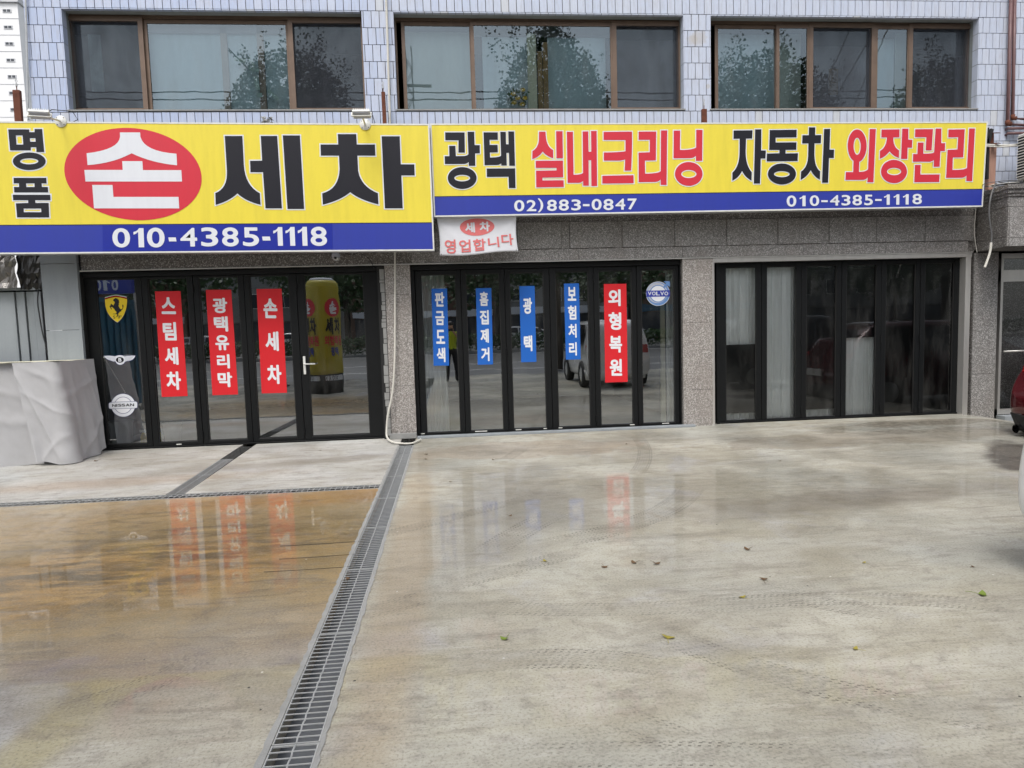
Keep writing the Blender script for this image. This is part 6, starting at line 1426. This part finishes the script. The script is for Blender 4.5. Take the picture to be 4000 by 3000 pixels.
# ------------------------------------------------------------------ street trees, hedge and houses across the road (mirrored)
def tree(label, x, y, h, r, seed, n=52000, g='street trees behind the viewer'):
    rd = random.Random(seed); t = thing('ginkgo_tree', label, 'tree', (x, y, 0), g); m_ = MB(); O = Vector((x, y, 0))
    m_.tube([O, O+Vector((.03, 0, 1.5)), O+Vector((0, .05, 3.4)), O+Vector((.1, 0, h*.62)), O+Vector((0, 0, h*.9))], [.17, .14, .12, .08, .02], 9)
    shoots = []
    for k in range(26):
        a = rd.uniform(0, 2*pi); z0 = rd.uniform(3.2, h*.75); ln = rd.uniform(.6, 1.0)*r*(1-.35*(z0-3)/(h-3)); b0 = O+Vector((0, 0, z0)); e = b0+Vector((cos(a)*ln, sin(a)*ln, ln*rd.uniform(.5, 1.0)))
        m_.tube([b0, lerp(b0, e, .5)+Vector((0, 0, -.08)), e], [.05, .03, .012], 5); shoots.append((b0, e))
        for q_ in range(3): s0 = lerp(b0, e, rd.uniform(.4, 1)); shoots.append((s0, s0+Vector((rd.uniform(-.7, .7), rd.uniform(-.7, .7), rd.uniform(.5, 1.7)))))
    for k in range(16):
        a = rd.uniform(0, 2*pi); rr0 = r*rd.uniform(.1, .8); b0 = O+Vector((cos(a)*rr0, sin(a)*rr0, h-1.5-rr0*.9)); shoots.append((b0, b0+Vector((cos(a)*.35+rd.uniform(-.3, .3), sin(a)*.3, rd.uniform(.9, 1.9)))))
    m_.build('trunk', 'bark', t, smooth=True)
    m_ = MB()
    def leaf(p, s):
        d = Vector((rd.gauss(0, 1), rd.gauss(0, 1), rd.gauss(0, 1))).normalized(); u = d.orthogonal().normalized(); v = d.cross(u)
        m_.quad(p, p+u*s*.7+v*s*.45, p+u*s*1.0, p+u*s*.7-v*s*.45)
    ls = 1.0 if n > 9000 else 2.3
    for k in range(n):
        while True:
            qx, qy, qz = rd.uniform(-1, 1), rd.uniform(-1, 1), rd.uniform(-1, 1)
            if qx*qx+qy*qy+qz*qz < 1: break
        z = lerp(2.9, h-1.3, (qz+1)/2); rr_ = r*(1.0 if qz < 0 else 1-.25*qz); p = O+Vector((qx*rr_, qy*rr_, z))
        if N_.noise(p*.9) < -.25 or N_.noise(p*2.4) < -.16: continue
        leaf(p, rd.uniform(.08, .13)*ls*(1.4 if n < 9000 else 1))
    for (a, b) in shoots:
        for k in range(40): p = lerp(a, b, rd.random())+Vector((rd.gauss(0, .07), rd.gauss(0, .07), rd.gauss(0, .07))); leaf(p, rd.uniform(.07, .11))
    o = m_.build('crown', 'leaf', t, normals=False); o['kind'] = 'stuff' if False else 'thing'; del o['kind']
tree('leafy street tree mirrored in the left upstairs window', -5.0, -14.2, 12.4, 3.0, 1)
tree('tall street tree mirrored in the middle upstairs window', 3.9, -14.4, 13.3, 2.5, 2)
tree('street tree mirrored in the first pane of the right upstairs window', 12.0, -14.6, 12.7, 3.2, 3)
tree('street tree mirrored at the far right of the upstairs windows', 18.8, -14.4, 12.4, 2.9, 4)
tree('street tree mirrored in the dark glass of the left doors', -13.0, -14.6, 9.5, 2.8, 5)
for k, (x, h_) in enumerate(((-30, 8.5), (-19, 9.5), (-7.5, 8.2), (2.5, 9.2), (13, 8.6), (24, 9.6), (35, 8.4))):
    tree(['far tree across the road at the left end of the reflections', 'far tree across the road behind the container', 'far tree across the road above the red banners', 'far tree across the road above the first blue banner', 'far tree across the road beside the wide red banner', 'far tree across the road mirrored in the right doors', 'far tree across the road at the right end of the reflections'][k], x, -41+1.5*(k % 2), h_, 4.6, 20+k, 3500, 'trees across the road')
rd = random.Random(9); m_ = MB()
for k in range(26000):
    x = rd.uniform(-34, 42); y = rd.uniform(-34.3, -33.2); z = .1+1.0*rd.random()**.6*(1+.25*N_.noise(Vector((x*.8, y, 0)))); p = Vector((x, y, z)); d = Vector((rd.gauss(0, 1), rd.gauss(0, 1), rd.gauss(0, 1))).normalized(); u = d.orthogonal().normalized(); v = d.cross(u); s = rd.uniform(.12, .2)
    m_.quad(p, p+u*s*.6+v*s*.35, p+u*s, p+u*s*.6-v*s*.35)
o = m_.build('hedge', 'hedge', None, normals=False); tag(o, 'clipped green hedge along the far side of the road', 'hedge'); o['kind'] = 'stuff'
def house(label, x0, x1, h, mat, seed, floors=3):
    rd = random.Random(seed); y = -50; t = thing('street_house', label, 'house', ((x0+x1)/2, y-4, .1), 'houses across the road')
    m_ = MB(); m_.box(x0, x1, y-9, y, .1, h); m_.build('wall', mat, t); m_ = MB(); m_.box(x0-.2, x1+.2, y-9.2, y+.25, h+.01, h+.4); m_.build('parapet', 'render_wall', t)
    fh = (h-3.2)/floors; m_ = MB(); m_.box(x0+.3, x1-.3, y+.02, y+.10, .4, 2.5); m_.build('shopfront', 'win_dark', t)
    m_ = MB(); m_.box(x0+.2, x1-.2, y+.02, y+.25, 2.6, 3.2); m_.build('fascia_sign', rd.choice(['render_wall', 'white_vinyl', 'container', 'render_wall']), t)
    x = x0+1
    while x < x1-1.8:
        for f in range(floors):
            z = 3.7+f*fh; m_ = MB(); m_.box(x, x+1.6, y+.02, y+.09, z, z+1.3); w_ = m_.build('window', 'white_paint', t)
            for k in (0, 1): m_ = MB(); m_.box(x+.06+k*.76, x+.78+k*.76, y+.092, y+.10, z+.06, z+1.24); m_.build('pane', 'win_dark', w_)
        x += 2.9
for a in (('brown brick house across the road at the far left of the reflections', -40, -22, 10, 'brick', 1), ('grey rendered house across the road mirrored by the left doors', -21.5, -9, 12, 'render_wall', 2), ('brown brick house mirrored behind the red banners', -8.5, 4, 10.5, 'brick', 3), ('grey house across the road mirrored in the middle doors', 4.5, 16, 9.5, 'render_wall', 4), ('brown house across the road mirrored in the right doors', 16.5, 30, 12, 'brick', 5), ('grey house farthest right in the reflections', 30.5, 46, 10, 'render_wall', 6)): house(*a)
# lattice utility pole and overhead lines
t = thing('utility_pole', 'slim lattice utility pole mirrored in the middle upstairs window', 'utility pole', (-1.1, -15.2, 0)); O = Vector((-1.1, -15.2, 0)); m_ = MB(); Ht = 11.6
for sx in (-1, 1):
    for sy in (-1, 1): m_.bar(O+Vector((.16*sx, .16*sy, 0)), O+Vector((.10*sx, .10*sy, Ht)), .035)
for k in range(25):
    z = k*.45; s = 1 if k % 2 else -1; m_.bar(O+Vector((-.14*s, .14, z)), O+Vector((.14*s, .14, z+.45)), .02); m_.bar(O+Vector((-.14*s, -.14, z)), O+Vector((.14*s, -.14, z+.45)), .02)
m_.build('lattice', 'galv', t); m_ = MB(); m_.box(-1.22, -.3, -15.08, -15.0, 10.2, 10.28); m_.build('cross_arm', 'galv', t)
for k, (z, d) in enumerate(((10.36, 0), (10.16, .15))):
    pts = [Vector((lerp(-30, 36, i/40), -15.04-d, z-.9*(1-((i/40-.44)/.56)**2)*.4)) for i in range(41)]
    m_ = MB(); m_.tube(pts, .022, 5); tag(m_.build('power_line', 'cable'), ['upper overhead line mirrored across the upstairs windows', 'lower overhead line mirrored across the upstairs windows'][k], 'power line')
for k, (a, b) in enumerate((((12.6, -13, 8.2), (16.2, -15, 14)), ((13.0, -13.2, 8.0), (17.4, -15, 14)), ((14.6, -14, 8.4), (18.0, -16, 14)))):
    m_ = MB(); m_.tube([a, b], .02, 5); tag(m_.build('stay_wire', 'cable'), ['slanting wire nearest the trees mirrored in the right upstairs window', 'second slanting wire mirrored in the right upstairs window', 'slanting wire farthest right mirrored in the upstairs windows'][k], 'power line', 'slanting wires')

# ------------------------------------------------------------------ fallen leaves and small litter
def leafmesh(mat, seed):
    rd = random.Random(seed); m_ = MB(); n = 9; c_ = Vector((0, 0, .004)); pts = []
    for k in range(n): a = lerp(-1.15, 1.15, k/(n-1)); r = .030*(1-.12*abs(sin(k*2.1+seed))); pts.append(Vector((sin(a)*r, cos(a)*r, .004+.010*abs(a)**1.5+rd.uniform(0, .004))))
    for a, b in zip(pts, pts[1:]): m_.tri(c_, a, b)
    m_.tube([c_, c_+Vector((.004, -.02, .004)), c_+Vector((.010, -.042, .002))], .0012, 4); me = m_.mesh('leaf', mat, normals=False); return me
LM = {k: leafmesh(k, i) for i, k in enumerate(('leaf_brown', 'leaf_yellow', 'leaf_green'))}
fall = [(3820, 2320, 'leaf_green', 'green fallen leaf standing up near the right edge of the concrete', 1.5), (2608, 2498, 'leaf_yellow', 'yellow brown fallen leaf low on the concrete by the loose chip', 1.4), (1977, 2492, 'leaf_green', 'curled green fallen leaf in front of the drain on bare concrete', 1.1), (2122, 2193, 'leaf_yellow', 'bright yellow fallen leaf on the tyre prints', .8),
 (2360, 2213, 'leaf_brown', 'brown fallen leaf left of the pair under the red reflection', 1.0), (2483, 2197, 'leaf_brown', 'olive brown fallen leaf just below the red reflection', 1.1), (2560, 2200, 'leaf_brown', 'long stemmed brown leaf right of the red reflection', 1.2), (2925, 2145, 'leaf_brown', 'orange brown fallen leaf by itself mid right on the concrete', 1.2), (3380, 2200, 'leaf_yellow', 'small yellowish leaf on the right concrete', .7),
 (2983, 2268, 'leaf_brown', 'brown leaf with a long stem above the wide tyre track', 1.1), (2906, 2337, 'leaf_yellow', 'dull yellow leaf beside the wide tyre track', 1.0), (3352, 2538, 'leaf_yellow', 'small yellow leaf among the lower tracks', .8), (3797, 2215, 'leaf_brown', 'tiny brown leaf near the right edge', .6), (1663, 1776, 'leaf_brown', 'round rust brown leaf near the top of the drain', 1.1), (1663, 1795, 'leaf_brown', 'second rust brown leaf below the round one by the drain', 1.1),
 (1763, 1882, 'leaf_brown', 'dark flat leaf on the tan patch', .8), (1990, 2014, 'leaf_brown', 'brown leaf beside the long straight tyre track', .8), (1352, 2265, 'leaf_brown', 'brown leaf caught on the drain grate', 1.0), (380, 1800, 'leaf_brown', 'dark crumpled leaf on the pale concrete near the tarpaulin', 1.4), (1250, 1760, 'leaf_brown', 'small leaf on the pale concrete before the handle leaf', .8), (3045, 1800, 'leaf_brown', 'small leaf before the right doors', .7), (2450, 1735, 'leaf_brown', 'brown leaf in front of the fifth middle leaf', .9), (1930, 1796, 'leaf_brown', 'thin brown leaf on the tan wet patch', .9)]
for k, (x, y, mt_, lb, s) in enumerate(fall):
    p = PZ(x, y, 0.002); o = bpy.data.objects.new('fallen_leaf', LM[mt_]); COL.objects.link(o); o.location = p; o.rotation_euler = (random.uniform(-.1, .1), random.uniform(-.1, .1), random.uniform(0, 6)); o.scale = (s*.95, s*.95, s*.55); tag(o, lb, 'leaf', 'fallen leaves on the concrete')
for k, (a, b, lb) in enumerate((((1095, 2133), (1405, 2114), 'uppermost thin dark wire lying on the stained concrete'), ((1090, 2184), (1395, 2164), 'middle thin dark wire lying on the stained concrete'), ((1030, 2234), (1370, 2213), 'lowest thin dark wire lying on the stained concrete'))):
    m_ = MB(); m_.tube([PZ(*a, .003), PZ((a[0]+b[0])/2, (a[1]+b[1])/2+1, .003), PZ(*b, .003)], .0016, 5); tag(m_.build('thin_wire', 'cable'), lb, 'wire', 'thin wires on the stained concrete')
# torn wasp-nest like clump above the left sign, mortar scar
c = PY(1045, 470, -.1); m_ = MB(); rd = random.Random(4)
for k in range(46):
    p = c+Vector((rd.uniform(-.07, .07), rd.uniform(-.05, .03), rd.uniform(-.04, .045))); u = Vector((rd.gauss(0, 1), rd.gauss(0, 1), rd.gauss(0, .6))).normalized()*.035; v = u.orthogonal().normalized()*.012; m_.quad(p-u, p+v, p+u, p-v)
tag(m_.build('dry_debris', 'cement', normals=False), 'small clump of dry leaves caught on top of the left sign', 'debris')
print('objects', len(bpy.data.objects))
